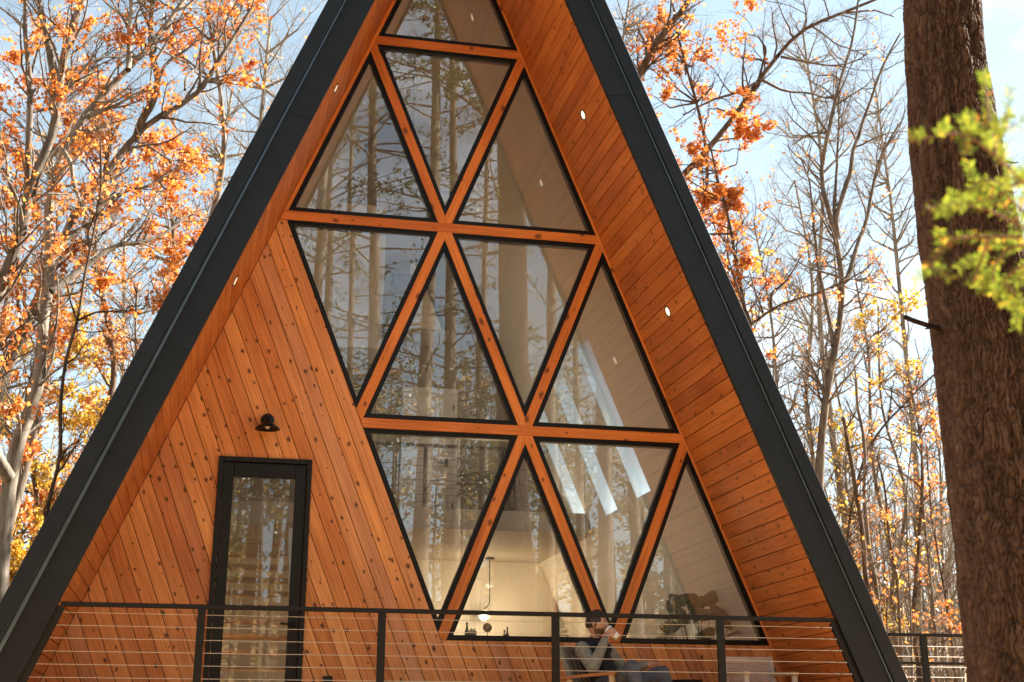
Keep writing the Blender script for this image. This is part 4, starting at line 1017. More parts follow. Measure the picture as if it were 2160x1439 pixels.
def woven_chair():
    y = -0.62; x0, x1 = float(at(1528, 1400, y)[0]), float(at(1636, 1400, y)[0]); zt = float(at(1580, 1385, y)[2])
    r = empty('woven_chair', ((x0+x1)/2, y, 0)); tag(r, 'grey porch chair with open woven back behind the right-hand railing post', 'chair')
    gp = plain('grey_painted_wood', (0.52, 0.47, 0.44), 0.6, noise=0.1, nscale=12); cd = plain('cord', (0.55, 0.49, 0.45), 0.8)
    zb = 0.40; w = 0.045; lean = 0.10
    def P(x, z, dy=0): return (x, y+dy+lean*(z-zb)/(zt-zb), z)
    for x in (x0+w/2, x1-w/2):
        b = MB(); b.bar(P(x, 0.0, -0.02), P(x, zt), w, 0.045); b.build('back_post', gp, r)
    b = MB(); b.bar(P(x0+w, zt-0.022), P(x1-w, zt-0.022), w, 0.04); b.build('top_rail', gp, r)
    b = MB(); b.bar(P(x0+w, zb), P(x1-w, zb), w, 0.04); b.build('lower_rail', gp, r)
    b = MB(); n = 15
    for i in range(n):
        x = x0+w+(x1-x0-2*w)*(i+0.5)/n; b.bar(P(x, zb+0.02, 0.004), P(x, zt-0.045, 0.004), 0.012, 0.006)
    m = 12
    for j in range(m):
        z = zb+0.03+(zt-zb-0.075)*(j+0.5)/m; b.bar(P(x0+w, z, -0.004), P(x1-w, z, -0.004), 0.012, 0.006)
    b.build('woven_back', cd, r)
    b = MB(); b.box(x0, x1, y-0.52, y+0.02, 0.36, 0.40); b.build('seat', cd, r)
    for x in (x0+w/2, x1-w/2):
        b = MB(); b.box(x-0.022, x+0.022, y-0.52, y-0.475, 0.0, 0.56); b.build('leg', gp, r)
        b = MB(); b.bar((x, y-0.54, 0.58), (x, y+0.03, 0.60), 0.055, 0.03, (0, 0, 1)); b.build('armrest', M['palewood'], r)
woven_chair()
def side_table():
    y = -0.75; c = at(1446, 1440, y); r = empty('side_table', (float(c[0]), y, 0)); tag(r, 'small dark side table between the two porch chairs', 'table')
    x, z = float(c[0]), float(c[2]); b = MB(); b.lathe([(0.0, z), (0.15, z), (0.155, z+0.012), (0.15, z+0.024), (0.0, z+0.024)], (x, y, 0), 28); b.build('table_top', M['steel'], r)
    for k in range(3):
        a = 2*math.pi*k/3+0.4; b = MB(); b.tube([(x+0.05*math.cos(a), y+0.05*math.sin(a), z), (x+0.17*math.cos(a), y+0.17*math.sin(a), 0.0)], 0.011, 8); b.build('leg', M['steel'], r)
side_table()

# ================================================================== TREES
def unit(a): return a/np.maximum(np.linalg.norm(a, axis=-1, keepdims=True), 1e-9)
def tubes(P, R, s):
    """P (N,m,3) centre lines, R (N,m) radii -> vertices, quads"""
    N_, m = P.shape[:2]
    T = np.empty_like(P); T[:, 1:-1] = P[:, 2:]-P[:, :-2]; T[:, 0] = P[:, 1]-P[:, 0]; T[:, -1] = P[:, -1]-P[:, -2]; T = unit(T)
    mean = unit(P[:, -1]-P[:, 0]); ref = np.where(np.abs(mean[:, 2:3]) < 0.8, np.array([[0.1, 0.05, 1.0]]), np.array([[1.0, 0.15, 0.0]]))[:, None, :]
    a = unit(np.cross(T, ref)); b = np.cross(T, a)
    th = np.arange(s)*2*np.pi/s
    V = P[:, :, None, :] + R[:, :, None, None]*(a[:, :, None, :]*np.cos(th)[None, None, :, None]+b[:, :, None, :]*np.sin(th)[None, None, :, None])
    base = (np.arange(N_)*m*s)[:, None, None]; i = np.arange(m-1)[None, :, None]; k = np.arange(s)[None, None, :]; k2 = (k+1) % s
    Q = np.stack([base+i*s+k, base+i*s+k2, base+(i+1)*s+k2, base+(i+1)*s+k], -1).reshape(-1, 4)
    return V.reshape(-1, 3), Q
class Bag:
    def __init__(s): s.V = []; s.Q = []; s.n = 0
    def add(s, V, Q): s.V.append(V); s.Q.append(Q+s.n); s.n += len(V)
    def out(s): return np.concatenate(s.V), np.concatenate(s.Q)
def grow(P0, D, L, m, wig, up, rng):
    P = np.empty((len(P0), m, 3)); P[:, 0] = P0; d = unit(D); st = (L/(m-1))[:, None]
    for i in range(1, m):
        d = unit(d + rng.normal(0, wig, d.shape) + np.array([0, 0, up])); P[:, i] = P[:, i-1]+d*st
    return P
def spawn(P, R, n, rng, t0, t1, a0, a1, up=0.0):
    """n children along a batch of centre lines"""
    m = P.shape[1]; w = np.linalg.norm(np.diff(P, axis=1), axis=-1).sum(1); idx = rng.choice(len(P), n, p=w/w.sum())
    t = rng.uniform(t0, t1, n)*(m-1); i = np.minimum(t.astype(int), m-2); f = (t-i)[:, None]
    pos = P[idx, i]*(1-f)+P[idx, i+1]*f; tan = unit(P[idx, i+1]-P[idx, i]); r = R[idx, i]*(1-f[:, 0])+R[idx, i+1]*f[:, 0]
    q = unit(np.cross(tan, rng.normal(size=(n, 3)))); ang = rng.uniform(a0, a1, n)[:, None]
    d = unit(tan*np.cos(ang)+q*np.sin(ang)+np.array([0, 0, up]))
    return pos, d, r, w[idx]
def resample(pts, m):
    pts = np.asarray(pts, float); s = np.r_[0, np.cumsum(np.linalg.norm(np.diff(pts, axis=0), axis=1))]
    # smooth curve through the traced points
    t = np.linspace(0, s[-1], m); k = len(pts)
    if k < 4: return np.stack([np.interp(t, s, pts[:, j]) for j in range(3)], 1)
    tan = np.gradient(pts, s, axis=0); i = np.clip(np.searchsorted(s, t)-1, 0, k-2); h = s[i+1]-s[i]; u = ((t-s[i])/h)[:, None]; h = h[:, None]
    return ((2*u**3-3*u**2+1)*pts[i]+(u**3-2*u**2+u)*h*tan[i]+(-2*u**3+3*u**2)*pts[i+1]+(u**3-u**2)*h*tan[i+1])
LEAF_UV = np.array([(0, 0), (0.30, 0.42), (0.12, 0.55), (0.36, 0.78), (0, 1.0), (-0.36, 0.78), (-0.12, 0.55), (-0.30, 0.42)])
def leaves(pos, size, rng, droop=0.3, lobed=False):
    n = len(pos); d = unit(rng.normal(size=(n, 3))+np.array([0, 0, -droop])); q = unit(np.cross(d, rng.normal(size=(n, 3)))); nn = np.cross(d, q)
    sz = (size*rng.uniform(0.35, 1.0, n)**0.8*1.35)[:, None]
    if lobed:
        # two crossing kites per leaf read as the lobes of an oak leaf
        A = [(0, 0), (0.42, 0.50), (0, 1.0), (-0.42, 0.50)]; 
    else: A = [(0, 0), (0.30, 0.45), (0, 1.0), (-0.30, 0.45)]
    V = np.stack([pos + d*sz*v + q*sz*u + nn*sz*(0.16*abs(u)*2.0-0.03) for u, v in A], 1).reshape(-1, 3)
    b = (np.arange(n)*4)[:, None]; return V, b+np.arange(4)[None]
BARK = {}
BARK['grey'] = bark_mat('grey_bark', (0.055, 0.043, 0.032), (0.19, 0.155, 0.118), 9, (0.42, 0.37, 0.30))
BARK['brown'] = bark_mat('brown_bark', (0.035, 0.022, 0.014), (0.13, 0.085, 0.055), 10)
BARK['pale'] = bark_mat('pale_bark', (0.10, 0.084, 0.064), (0.30, 0.258, 0.205), 8, (0.50, 0.46, 0.40))
LEAF = {}
LEAF['orange'] = leaf_mat('oak_leaf_orange', [(0, (0.46, 0.105, 0.018)), (0.35, (0.64, 0.205, 0.036)), (0.7, (0.72, 0.31, 0.070)), (1, (0.58, 0.165, 0.026))])
LEAF['russet'] = leaf_mat('oak_leaf_russet', [(0, (0.40, 0.12, 0.035)), (0.4, (0.58, 0.24, 0.075)), (0.75, (0.68, 0.38, 0.13)), (1, (0.46, 0.20, 0.08))])
LEAF['yellow'] = leaf_mat('maple_leaf_yellow', [(0, (0.60, 0.36, 0.035)), (0.4, (0.68, 0.42, 0.05)), (0.7, (0.52, 0.40, 0.06)), (0.85, (0.62, 0.26, 0.03)), (1, (0.30, 0.30, 0.05))])
LEAF['green'] = leaf_mat('evergreen_needle', [(0, (0.03, 0.06, 0.012)), (0.5, (0.06, 0.10, 0.02)), (0.85, (0.12, 0.16, 0.03)), (1, (0.20, 0.18, 0.04))], trans=0.3)
LEAF['hemlock'] = leaf_mat('hemlock_needle', [(0, (0.06, 0.10, 0.010)), (0.45, (0.17, 0.225, 0.020)), (0.8, (0.34, 0.34, 0.032)), (0.95, (0.66, 0.40, 0.04)), (1, (0.66, 0.28, 0.04))], trans=0.55)
TREE_LABELS = []
def make_tree(name, label, group, limbs, bark, leaf, rng, n2=60, n3=500, nl=4000, lsize=0.088, l2=(0.6, 1.7), l3=(0.25, 0.7), t0=0.25, wig2=0.16, up=0.05, clump=None, sides=9, n4=0, base=None):
    """limbs: list of (points (k,3), r0, r1); side branches, twigs and leaves grow on them"""
    root_p = limbs[0][0][0] if base is None else base
    root = empty(name, tuple(map(float, root_p))); tag(root, label, 'tree', group)
    bag = Bag(); mm = 16
    P1 = np.stack([resample(l[0], mm) for l in limbs]); R1 = np.stack([np.linspace(l[1]**0.8, l[2]**0.8, mm)**1.25 for l in limbs])
    jit = rng.normal(0, 0.012, P1.shape)*np.linspace(0, 1, mm)[None, :, None]; P1 = P1+jit
    for i, l in enumerate(limbs):
        m2 = 40; Pf = resample(P1[i], m2)[None]; Rf = np.interp(np.linspace(0, 1, m2), np.linspace(0, 1, mm), R1[i])[None]
        Rf = Rf*(1+rng.normal(0, 0.04, Rf.shape)); bag.add(*tubes(Pf, Rf, sides))
    pos, d, r, w = spawn(P1, R1, n2, rng, t0, 1.0, 0.5, 1.25, up*2)
    L2 = rng.uniform(*l2, n2); P2 = grow(pos, d, L2, 8, wig2, up, rng); r2 = np.minimum(r*0.6, 0.008+0.016*L2); R2 = r2[:, None]*np.linspace(1, 0.3, 8)[None]
    bag.add(*tubes(P2, R2, 5))
    PP = np.concatenate([P2.reshape(-1, 8, 3)]); RR = R2
    pos, d, r, w = spawn(PP, RR, n3, rng, 0.15, 1.0, 0.4, 1.1, up)
    L3 = rng.uniform(*l3, n3); P3 = grow(pos, d, L3, 5, 0.2, up*0.6, rng); r3 = np.minimum(r*0.6, 0.003+0.006*L3); R3 = r3[:, None]*np.linspace(1, 0.35, 5)[None]
    bag.add(*tubes(P3, R3, 3)); last = P3
    if n4:
        pos, d, r, w = spawn(P3, R3, n4, rng, 0.2, 1.0, 0.4, 1.0, up)
        P4 = grow(pos, d, rng.uniform(l3[0]*0.5, l3[1]*0.6, n4), 4, 0.2, 0.0, rng); bag.add(*tubes(P4, np.minimum(r*0.7, 0.004)[:, None]*np.linspace(1, 0.4, 4)[None], 3)); last = P4
    V, Q = bag.out(); fast_mesh('trunk', V, Q, BARK[bark], root)
    if nl:
        # leaves gather in sprays on some of the twigs
        m3 = last.shape[1]; wt = rng.gamma(0.26, 1.0, len(last))
        qq = last[:, -1]; ph = float(qq[0, 0])*3.1; fld = np.sin(qq[:, 0]*3.3+ph)+np.sin(qq[:, 1]*2.9+1.3+ph)+np.sin(qq[:, 2]*3.7-ph); wt = wt*np.clip((fld+0.35)*1.2, 0.02, 1.5)
        if clump is not None: wt = wt*clump(last[:, -1])
        idx = rng.choice(len(last), nl, p=wt/wt.sum()); t = rng.uniform(0.3, 1.0, nl)*(m3-1); i = np.minimum(t.astype(int), m3-2); f = (t-i)[:, None]
        pos = last[idx, i]*(1-f)+last[idx, i+1]*f + rng.normal(0, 0.05, (nl, 3))
        V, Q = leaves(pos, lsize, rng, lobed=True); tone = np.clip(rng.normal(0.5, 0.2, nl)+0.25*np.sin(idx*1.7), 0, 1)
        fast_mesh('crown', V, Q, LEAF[leaf], root, smooth=False, tint=tone)
    return root
def px_limb(pts, w0, w1, y, dy=0.0, ground=False):
    """traced limb: pixel points at depth y, leaning dy in depth towards its tip; widths in photograph pixels"""
    k = len(pts); P = np.array([at(u, v, y+dy*i/max(k-1, 1)) for i, (u, v) in enumerate(pts)])
    sc_ = (y-CAM[1])/FPX*1.03
    if ground:
        b = P[0].copy(); b[2] = gz(b[0], b[1])-0.1; b[0] += (P[0][0]-P[1][0])*0.25
        if b[2] < P[0][2]-0.2:
            mid = (b+P[0])/2; P = np.vstack([b, mid, P])
    return (P, max(w0*sc_/2, 0.006), max(w1*sc_/2, 0.004))
G_L = 'autumn trees left of the house'; G_R = 'autumn trees right of the house'
rng = np.random.default_rng(11)
# ---- left, traced
y = 9.0
make_tree('oak_tree', 'forked grey oak trunk with orange leaves at the far left edge, nearest the camera', G_L,
    [px_limb([(-30, 700), (0, 613), (20, 573), (40, 513), (40, 470), (63, 397), (110, 283), (123, 200), (133, 133), (147, 67), (173, 20), (190, -30)], 40, 15, y, ground=True),
     px_limb([(121, 205), (117, 177), (100, 87), (80, 0), (74, -50)], 20, 10, y, 0.8), px_limb([(58, 405), (60, 330), (62, 167), (53, 67), (52, 0), (54, -60)], 16, 7, y, -0.6),
     px_limb([(62, 165), (85, 90), (105, 60)], 7, 3, y), px_limb([(128, 160), (170, 170), (205, 130), (240, 100)], 9, 3, y, 1.0), px_limb([(50, 60), (20, 30), (-20, 0)], 6, 3, y)],
    'grey', 'orange', rng, n2=90, n3=800, nl=1700, t0=0.35)
y = 11.0
make_tree('oak_tree', 'oak with a long oblique grey limb reaching up and right towards the roof', G_L,
    [px_limb([(-40, 960), (0, 813), (20, 757), (47, 697), (77, 640), (110, 570), (147, 467), (187, 420), (227, 360), (277, 307), (327, 247), (367, 220), (427, 187), (447, 157), (473, 110), (510, 53), (530, 20)], 44, 7, y, ground=True),
     px_limb([(286, 298), (300, 253), (323, 213), (333, 167), (320, 113), (320, 33), (323, -40)], 19, 8, y, -0.5),
     px_limb([(427, 187), (460, 130), (465, 80), (500, 40), (515, -10)], 8, 3, y, 0.6), px_limb([(213, 433), (267, 403), (317, 390), (380, 350)], 10, 3, y, 0.8),
     px_limb([(335, 165), (355, 130), (400, 100), (430, 60)], 8, 3, y, 0.5), px_limb([(390, 190), (395, 160), (420, 140), (440, 95)], 6, 3, y, 0.9)],
    'grey', 'orange', rng, n2=110, n3=1000, nl=3300, t0=0.45)
y = 10.0
make_tree('oak_tree', 'leaning pale trunk rising from the bottom left corner into orange leaves', G_L,
    [px_limb([(-2, 1439), (3, 1187), (12, 1090), (24, 985), (55, 880), (80, 813), (90, 713), (100, 613), (108, 520), (103, 433), (118, 350), (147, 300), (167, 262), (200, 213), (233, 173), (277, 140), (333, 77), (367, 23), (400, -20)], 42, 9, y, 0.6, ground=True),
     px_limb([(108, 615), (160, 577), (200, 547), (240, 520), (300, 510), (350, 490), (400, 450)], 17, 4, y, 1.2), px_limb([(270, 148), (272, 133), (273, 67), (277, 0), (280, -40)], 13, 8, y, 0.3),
     px_limb([(116, 330), (123, 313), (143, 333), (160, 400), (187, 460), (215, 520)], 12, 3, y, -0.5), px_limb([(20, 1010), (5, 985), (-15, 940), (-40, 850)], 28, 14, y, -0.3),
     px_limb([(200, 213), (230, 215), (265, 190), (300, 185)], 7, 2, y, 0.3)],
    'pale', 'orange', rng, n2=120, n3=1000, nl=3000, t0=0.4)
y = 8.0
make_tree('sapling', 'slender dark sapling standing between the house and the oak trunks', G_L,
    [px_limb([(80, 1300), (97, 1093), (110, 1003), (128, 960), (130, 813), (143, 747), (163, 680), (177, 597), (190, 530), (198, 480), (212, 400), (213, 300)], 13, 4, y, ground=True),
     px_limb([(163, 680), (150, 640), (140, 600), (110, 560)], 5, 2, y), px_limb([(190, 530), (185, 500), (193, 470), (230, 400)], 5, 2, y), px_limb([(166, 675), (200, 660), (260, 655), (300, 640)], 5, 2, y)],
    'brown', 'russet', rng, n2=40, n3=260, nl=260, l2=(0.4, 1.0))
# ---- filler trees grown from a crown centre
def crown_tree(name, label, group, u, v, y, ru, rv, bark, leaf, seed, nl=4500, n1=9, n2=90, n3=900, lsize=0.11, trunk_w=None, lean=0.0, n4=0, stems=1):
    r = np.random.default_rng(seed); c = at(u, v, y); sx = ru*(y-CAM[1])/FPX; sz = rv*(y-CAM[1])/FPX
    bx, by = c[0]-lean, y; b = np.array([bx, by, gz(bx, by)-0.1]); top = c+np.array([0, 0, sz*0.8])
    k = 6; tr = np.array([b+(top-b)*t for t in np.linspace(0, 1, k)]); tr[1:-1] += r.normal(0, 0.10+0.012*(top[2]-b[2]), (k-2, 3))*np.array([1, 1, 0.2])
    hgt = top[2]-b[2]; r0 = ((0.0085*hgt+0.02) if u < 900 else (0.0062*hgt+0.014)) if trunk_w is None else trunk_w*(y-CAM[1])/FPX/2
    limbs = [(tr, r0, r0*0.2)]
    Pt = resample(tr, 20)
    for i in range(n1):
        # limb from the trunk towards a point of the crown
        a = r.uniform(0, 2*np.pi); q = c+np.array([math.cos(a)*sx*r.uniform(0.5, 1), math.sin(a)*sx*r.uniform(0.3, 0.8), sz*r.uniform(-0.8, 0.9)])
        zs = np.clip(q[2]-np.linalg.norm(q[:2]-c[:2])*r.uniform(0.5, 1.0), b[2]+0.25*hgt, top[2]-0.1*sz)
        s0 = Pt[np.argmin(np.abs(Pt[:, 2]-zs))]; mid = s0*0.45+q*0.55+np.array([0, 0, -0.08*sz])+r.normal(0, 0.1*sx, 3)
        f = 1-(s0[2]-b[2])/(hgt+1e-6); limbs.append((np.array([s0, mid, q]), r0*(0.2+0.35*f), 0.006))
    L = np.hypot(sx, sz)
    return make_tree(name, label, group, limbs, bark, leaf, r, n2=n2, n3=n3, nl=nl, lsize=lsize, l2=(0.25*L, 0.6*L), l3=(0.10*L, 0.3*L), t0=0.3, n4=n4, base=b, sides=7)
CT = [  # u, v, depth, half width, half height (photograph pixels), bark, leaf, leaves, label
    (350, 430, 14, 120, 130, 'grey', 'orange', 6800, 'round orange crown close against the left roof edge'),
    (110, 260, 16, 150, 150, 'grey', 'orange', 6500, 'broad orange crown behind the forked oak, upper left'),
    (430, 60, 15, 110, 90, 'grey', 'orange', 2400, 'sparse orange crown at the top, left of the roof'),
    (20, 480, 18, 130, 150, 'grey', 'russet', 4500, 'russet crown at the left edge at mid height'),
    (230, 330, 19, 140, 120, 'brown', 'russet', 4600, 'deep russet crown behind the oblique limb'),
    (280, 690, 17, 110, 110, 'grey', 'russet', 2100, 'thin russet crown beside the left roof edge at mid height'),
    (90, 780, 20, 150, 130, 'brown', 'yellow', 4500, 'golden crown behind the leaning trunks, lower left'),
    (210, 930, 18, 100, 110, 'grey', 'yellow', 3600, 'golden tree low against the left roof edge'),
    (40, 1010, 22, 150, 120, 'brown', 'orange', 5000, 'low orange crown in the bottom left woods'),
    (110, 1150, 19, 130, 130, 'grey', 'yellow', 4600, 'yellow understorey tree at the bottom left'),
    (10, 1260, 17, 110, 120, 'brown', 'yellow', 3200, 'yellow-green shrubby tree in the bottom left corner'),
    (180, 1060, 24, 120, 110, 'brown', 'russet', 3800, 'rust coloured tree behind the yellow understorey'),
    (1430, 160, 15, 105, 170, 'brown', 'orange', 4700, 'bright orange oak crown just right of the roof near the top'),
    (1500, 370, 13, 125, 110, 'brown', 'orange', 6000, 'bright orange spray of oak leaves right of the roof at mid height'),
    (1540, 520, 16, 95, 95, 'brown', 'orange', 2600, 'small orange crown below the oak spray, right of the roof'),
    (1560, 610, 18, 90, 110, 'grey', 'yellow', 1500, 'thin yellow tree close to the right roof edge'),
    (1860, 720, 19, 75, 110, 'grey', 'yellow', 2800, 'yellow maple between the bare multi-stem tree and the pine'),
    (1800, 610, 21, 100, 110, 'grey', 'russet', 1700, 'thin russet tree behind the bare multi-stem tree'),
    (1920, 850, 16, 95, 95, 'brown', 'russet', 1300, 'sparse russet tree beside the pine trunk at mid height'),
    (1800, 930, 20, 85, 90, 'grey', 'yellow', 1500, 'small golden tree behind the multi-stem trunk'),
    (1700, 860, 22, 100, 130, 'grey', 'russet', 800, 'twiggy russet tree near the right roof edge, low'),
    (1930, 1090, 18, 90, 110, 'grey', 'orange', 420, 'nearly bare sapling with a few orange leaves beside the pine'),
    (1840, 1180, 20, 90, 120, 'brown', 'russet', 420, 'nearly bare russet sapling near the right roof edge'),
    (1990, 1330, 15, 60, 60, 'grey', 'orange', 260, 'low orange sapling behind the side railing'),
]
for i, (u, v, y, ru, rv, bk, lf, nl, lab) in enumerate(CT):
    crown_tree('autumn_tree', lab, G_L if u < 900 else G_R, u, v, y, ru, rv, bk, lf, 100+i, nl=int(nl*(0.80 if u < 900 and v < 640 else 0.95 if u < 900 else 0.80 if v < 560 else 0.5)), lsize=0.092)
# bare trees: upper left behind the roof, and the twiggy background on the right
BT = [(560, 190, 20, 150, 230, 'bare grey tree with fine upright twigs against the sky left of the apex'), (480, 330, 24, 110, 200, 'bare twiggy tree low against the left roof edge and sky'),
      (1600, 640, 22, 120, 260, 'bare grey tree behind the yellow tree right of the roof'), (1690, 560, 25, 130, 280, 'tall bare tree left of the multi-stem trunk'),
      (1860, 330, 24, 110, 260, 'bare tree with pale stems against the pine trunk'), (1640, 900, 24, 100, 230, 'bare thicket tree hugging the right roof edge'),
      (1760, 800, 27, 140, 260, 'bare tree far behind the multi-stem trunk'), (1960, 960, 22, 110, 260, 'bare tree half hidden by the pine trunk'),
      (1700, 170, 22, 140, 190, 'bare crown of fine twigs high between oak and pine'), (1330, 60, 18, 70, 120, 'bare pale branches right beside the roof at the top'),
      (2110, 500, 24, 90, 330, 'bare tree right of the pine trunk'), (250, 600, 22, 120, 160, 'bare tree in the gap left of the roof at mid height')]
for i, (u, v, y, ru, rv, lab) in enumerate(BT):
    crown_tree('bare_tree', lab, G_L if u < 900 else G_R, u, v, y, ru, rv, 'pale', 'russet', 300+i, nl=60, n1=14, n2=120, n3=1100, n4=900)
# ---- right, traced
y = 14.0
make_tree('oak_tree', 'large oak limb arching from behind the roof up to the right across the sky', G_R,
    [px_limb([(1340, 640), (1380, 470), (1410, 400), (1440, 363), (1483, 327), (1523, 290), (1540, 257), (1573, 217), (1600, 173), (1637, 123), (1687, 70), (1730, 50), (1787, 23), (1840, 10), (1890, -20)], 36, 6, y, ground=True),
     px_limb([(1787, 27), (1820, 24), (1850, 23), (1885, 36)], 6, 3, y, 0.3), px_limb([(1600, 173), (1557, 193), (1507, 210), (1440, 243)], 9, 3, y, -0.6), px_limb([(1610, 170), (1650, 190), (1700, 196), (1750, 208), (1790, 215)], 7, 3, y, 0.8),
     px_limb([(1648, 120), (1700, 130), (1750, 138), (1800, 130), (1850, 100)], 7, 2, y, 0.5), px_limb([(1600, 170), (1610, 130), (1615, 110), (1600, 80), (1570, 70)], 7, 2, y, -0.5), px_limb([(1690, 70), (1700, 50), (1697, 10), (1690, -30)], 6, 2, y),
     px_limb([(1380, 470), (1350, 300), (1353, 147), (1373, 113), (1403, 67), (1440, 20), (1470, -20)], 26, 12, y, -0.5), px_limb([(1365, 125), (1362, 95), (1345, 60)], 9, 3, y)],
    'brown', 'orange', rng, n2=120, n3=1300, nl=3000, t0=0.25, n4=1100, clump=lambda p: (p[:, 0] < at(1620, 300, 14)[0])*1.0+0.02)
y = 13.0
make_tree('multi_stem_tree', 'tall bare multi-stem tree with sunlit grey trunk between roof and pine', G_R,
    [px_limb([(1725, 1150), (1727, 1050), (1730, 960), (1737, 880), (1747, 813), (1763, 730), (1773, 663), (1777, 590), (1770, 530), (1757, 475), (1733, 400), (1737, 333), (1750, 267), (1767, 217), (1768, 183), (1787, 117), (1807, 50), (1812, -10)], 31, 5, y, ground=True),
     px_limb([(1776, 600), (1790, 580), (1800, 547), (1810, 513), (1823, 480), (1840, 400), (1857, 333), (1897, 260)], 13, 5, y, 0.8), px_limb([(1768, 500), (1763, 477), (1773, 427), (1793, 367), (1798, 327), (1817, 267), (1837, 207), (1847, 177), (1870, 123), (1900, 70)], 13, 4, y, -0.4),
     px_limb([(1760, 478), (1763, 383), (1768, 300), (1770, 233), (1765, 150)], 9, 3, y, 0.4), px_limb([(1757, 730), (1753, 697), (1740, 630), (1727, 563), (1717, 480), (1710, 400), (1690, 330)], 11, 4, y, 0.6),
     px_limb([(1745, 850), (1725, 800), (1715, 780), (1700, 740)], 8, 4, y), px_limb([(1735, 890), (1760, 800), (1800, 760), (1850, 700)], 8, 3, y, 0.8)],
    'grey', 'russet', rng, n2=110, n3=1000, nl=160, t0=0.35, n4=900, l2=(0.6, 1.6))
y = 12.0
make_tree('dogwood_tree', 'dark branch reaching right from behind the roof at mid height', G_R,
    [px_limb([(1440, 900), (1500, 770), (1578, 690), (1627, 650), (1673, 637), (1740, 610), (1790, 590)], 15, 4, y, ground=True), px_limb([(1585, 683), (1560, 620), (1547, 580), (1537, 545)], 7, 3, y, 0.3), px_limb([(1627, 650), (1627, 625), (1660, 590), (1690, 540)], 6, 3, y, -0.3), px_limb([(1610, 660), (1595, 620), (1580, 570)], 5, 2, y)],
    'brown', 'russet', rng, n2=50, n3=420, nl=420, l2=(0.4, 1.1))
y = 16.0
make_tree('dogwood_tree', 'forking dark limb with red-brown leaves rising to the pine at mid height', G_R,
    [px_limb([(1790, 1120), (1815, 990), (1830, 950), (1873, 890), (1913, 847), (1947, 813), (1990, 770)], 10, 4, y, ground=True), px_limb([(1873, 890), (1880, 840), (1885, 800)], 5, 2, y), px_limb([(1900, 860), (1950, 850), (1990, 830)], 5, 2, y)],
    'brown', 'russet', rng, n2=50, n3=420, nl=420, l2=(0.4, 1.1))
SAP = [([(1862, 1330), (1853, 1293), (1833, 1243), (1820, 1143), (1810, 1060), (1793, 967), (1780, 880)], 17, 'thick sapling trunk close to the right roof edge, sunlit on its right'),
       ([(1862, 1360), (1857, 1310), (1843, 1210), (1833, 1143), (1823, 1043), (1825, 960), (1810, 863), (1807, 797)], 14, 'sapling trunk with yellow leaves second from the right roof edge'),
       ([(1903, 1439), (1897, 1293), (1887, 1193), (1873, 1127), (1870, 1053), (1850, 960)], 10, 'forking grey sapling in the middle of the gap by the pine'),
       ([(1977, 1439), (1970, 1293), (1960, 1193), (1950, 1093), (1947, 993), (1940, 900)], 11, 'straight sunlit sapling left of the pine trunk'),
       ([(2010, 1380), (2000, 1293), (1983, 1193), (1967, 1110), (1960, 1020), (1955, 940)], 9, 'thin sapling leaning left beside the pine trunk'),
       ([(1925, 1439), (1920, 1250), (1912, 1100), (1918, 980), (1925, 880)], 6, 'thinnest pale stem between two saplings by the pine'),
       ([(1880, 1439), (1872, 1330), (1868, 1230), (1856, 1100)], 6, 'short pale stem just right of the roof edge, low')]
for i, (pts, w, lab) in enumerate(SAP):
    y = 12.5+1.1*i % 5
    make_tree('sapling', lab, 'saplings beside the pine', [px_limb(pts, w, w*0.45, y, ground=True)], 'grey' if i % 2 else 'brown', 'orange', np.random.default_rng(500+i), n2=26, n3=200, nl=60, l2=(0.3, 0.9), t0=0.3)

# ---- the woods beyond: far mass of bare stems on the rising ground (nobody could count it)
def far_woods():
    r = np.random.default_rng(77); n = 2000
    X = np.r_[r.uniform(-75, 95, n-500), r.uniform(9, 48, 500)]; Y = np.r_[r.uniform(34, 105, n-500), r.uniform(25, 44, 500)]; keep = (np.abs(X) > 5) | (Y > 40); X, Y = X[keep], Y[keep]; n = len(X)
    Z = hill(X, Y); Ht = r.uniform(5, 12, n); P0 = np.stack([X, Y, Z-0.2], 1)
    bag = Bag(); P1 = grow(P0, np.tile([0, 0, 1.0], (n, 1)), Ht, 7, 0.05, 0.05, r); R1 = (0.008*Ht+0.03)[:, None]*np.linspace(1, 0.15, 7)[None]; bag.add(*tubes(P1, R1, 4))
    pos, d, rr, w = spawn(P1, R1, n*7, r, 0.35, 1, 0.5, 1.1, 0.3); L = r.uniform(0.8, 2.6, n*7); P2 = grow(pos, d, L, 5, 0.14, 0.06, r); R2 = np.minimum(rr*0.6, 0.035)[:, None]*np.linspace(1, 0.3, 5)[None]; bag.add(*tubes(P2, R2, 3))
    pos, d, rr, w = spawn(P2, R2, n*16, r, 0.2, 1, 0.4, 1.1, 0.1); P3 = grow(pos, d, r.uniform(0.4, 1.2, n*16), 3, 0.16, 0.04, r); bag.add(*tubes(P3, np.minimum(rr*0.6, 0.016)[:, None]*np.linspace(1, 0.4, 3)[None], 3))
    V, Q = bag.out(); tag(fast_mesh('far_woods', V, Q, BARK['pale']), 'far hillside of bare grey brown woods', 'woods', kind='stuff')
    nl = 4500; idx = r.integers(0, len(P3), nl); pos = P3[idx, 2]+r.normal(0, 0.12, (nl, 3)); keep = (np.sin(pos[:, 0]*0.23)+np.sin(pos[:, 1]*0.31+1) > -0.1) | (pos[:, 0] < -5); pos = pos[keep]
    V, Q = leaves(pos, 0.16, r); tag(fast_mesh('far_leaves', V, Q, LEAF['russet'], smooth=False, tint=r.uniform(0, 1, len(pos))), 'russet leaves still hanging in the far woods', 'foliage', kind='stuff')
far_woods()
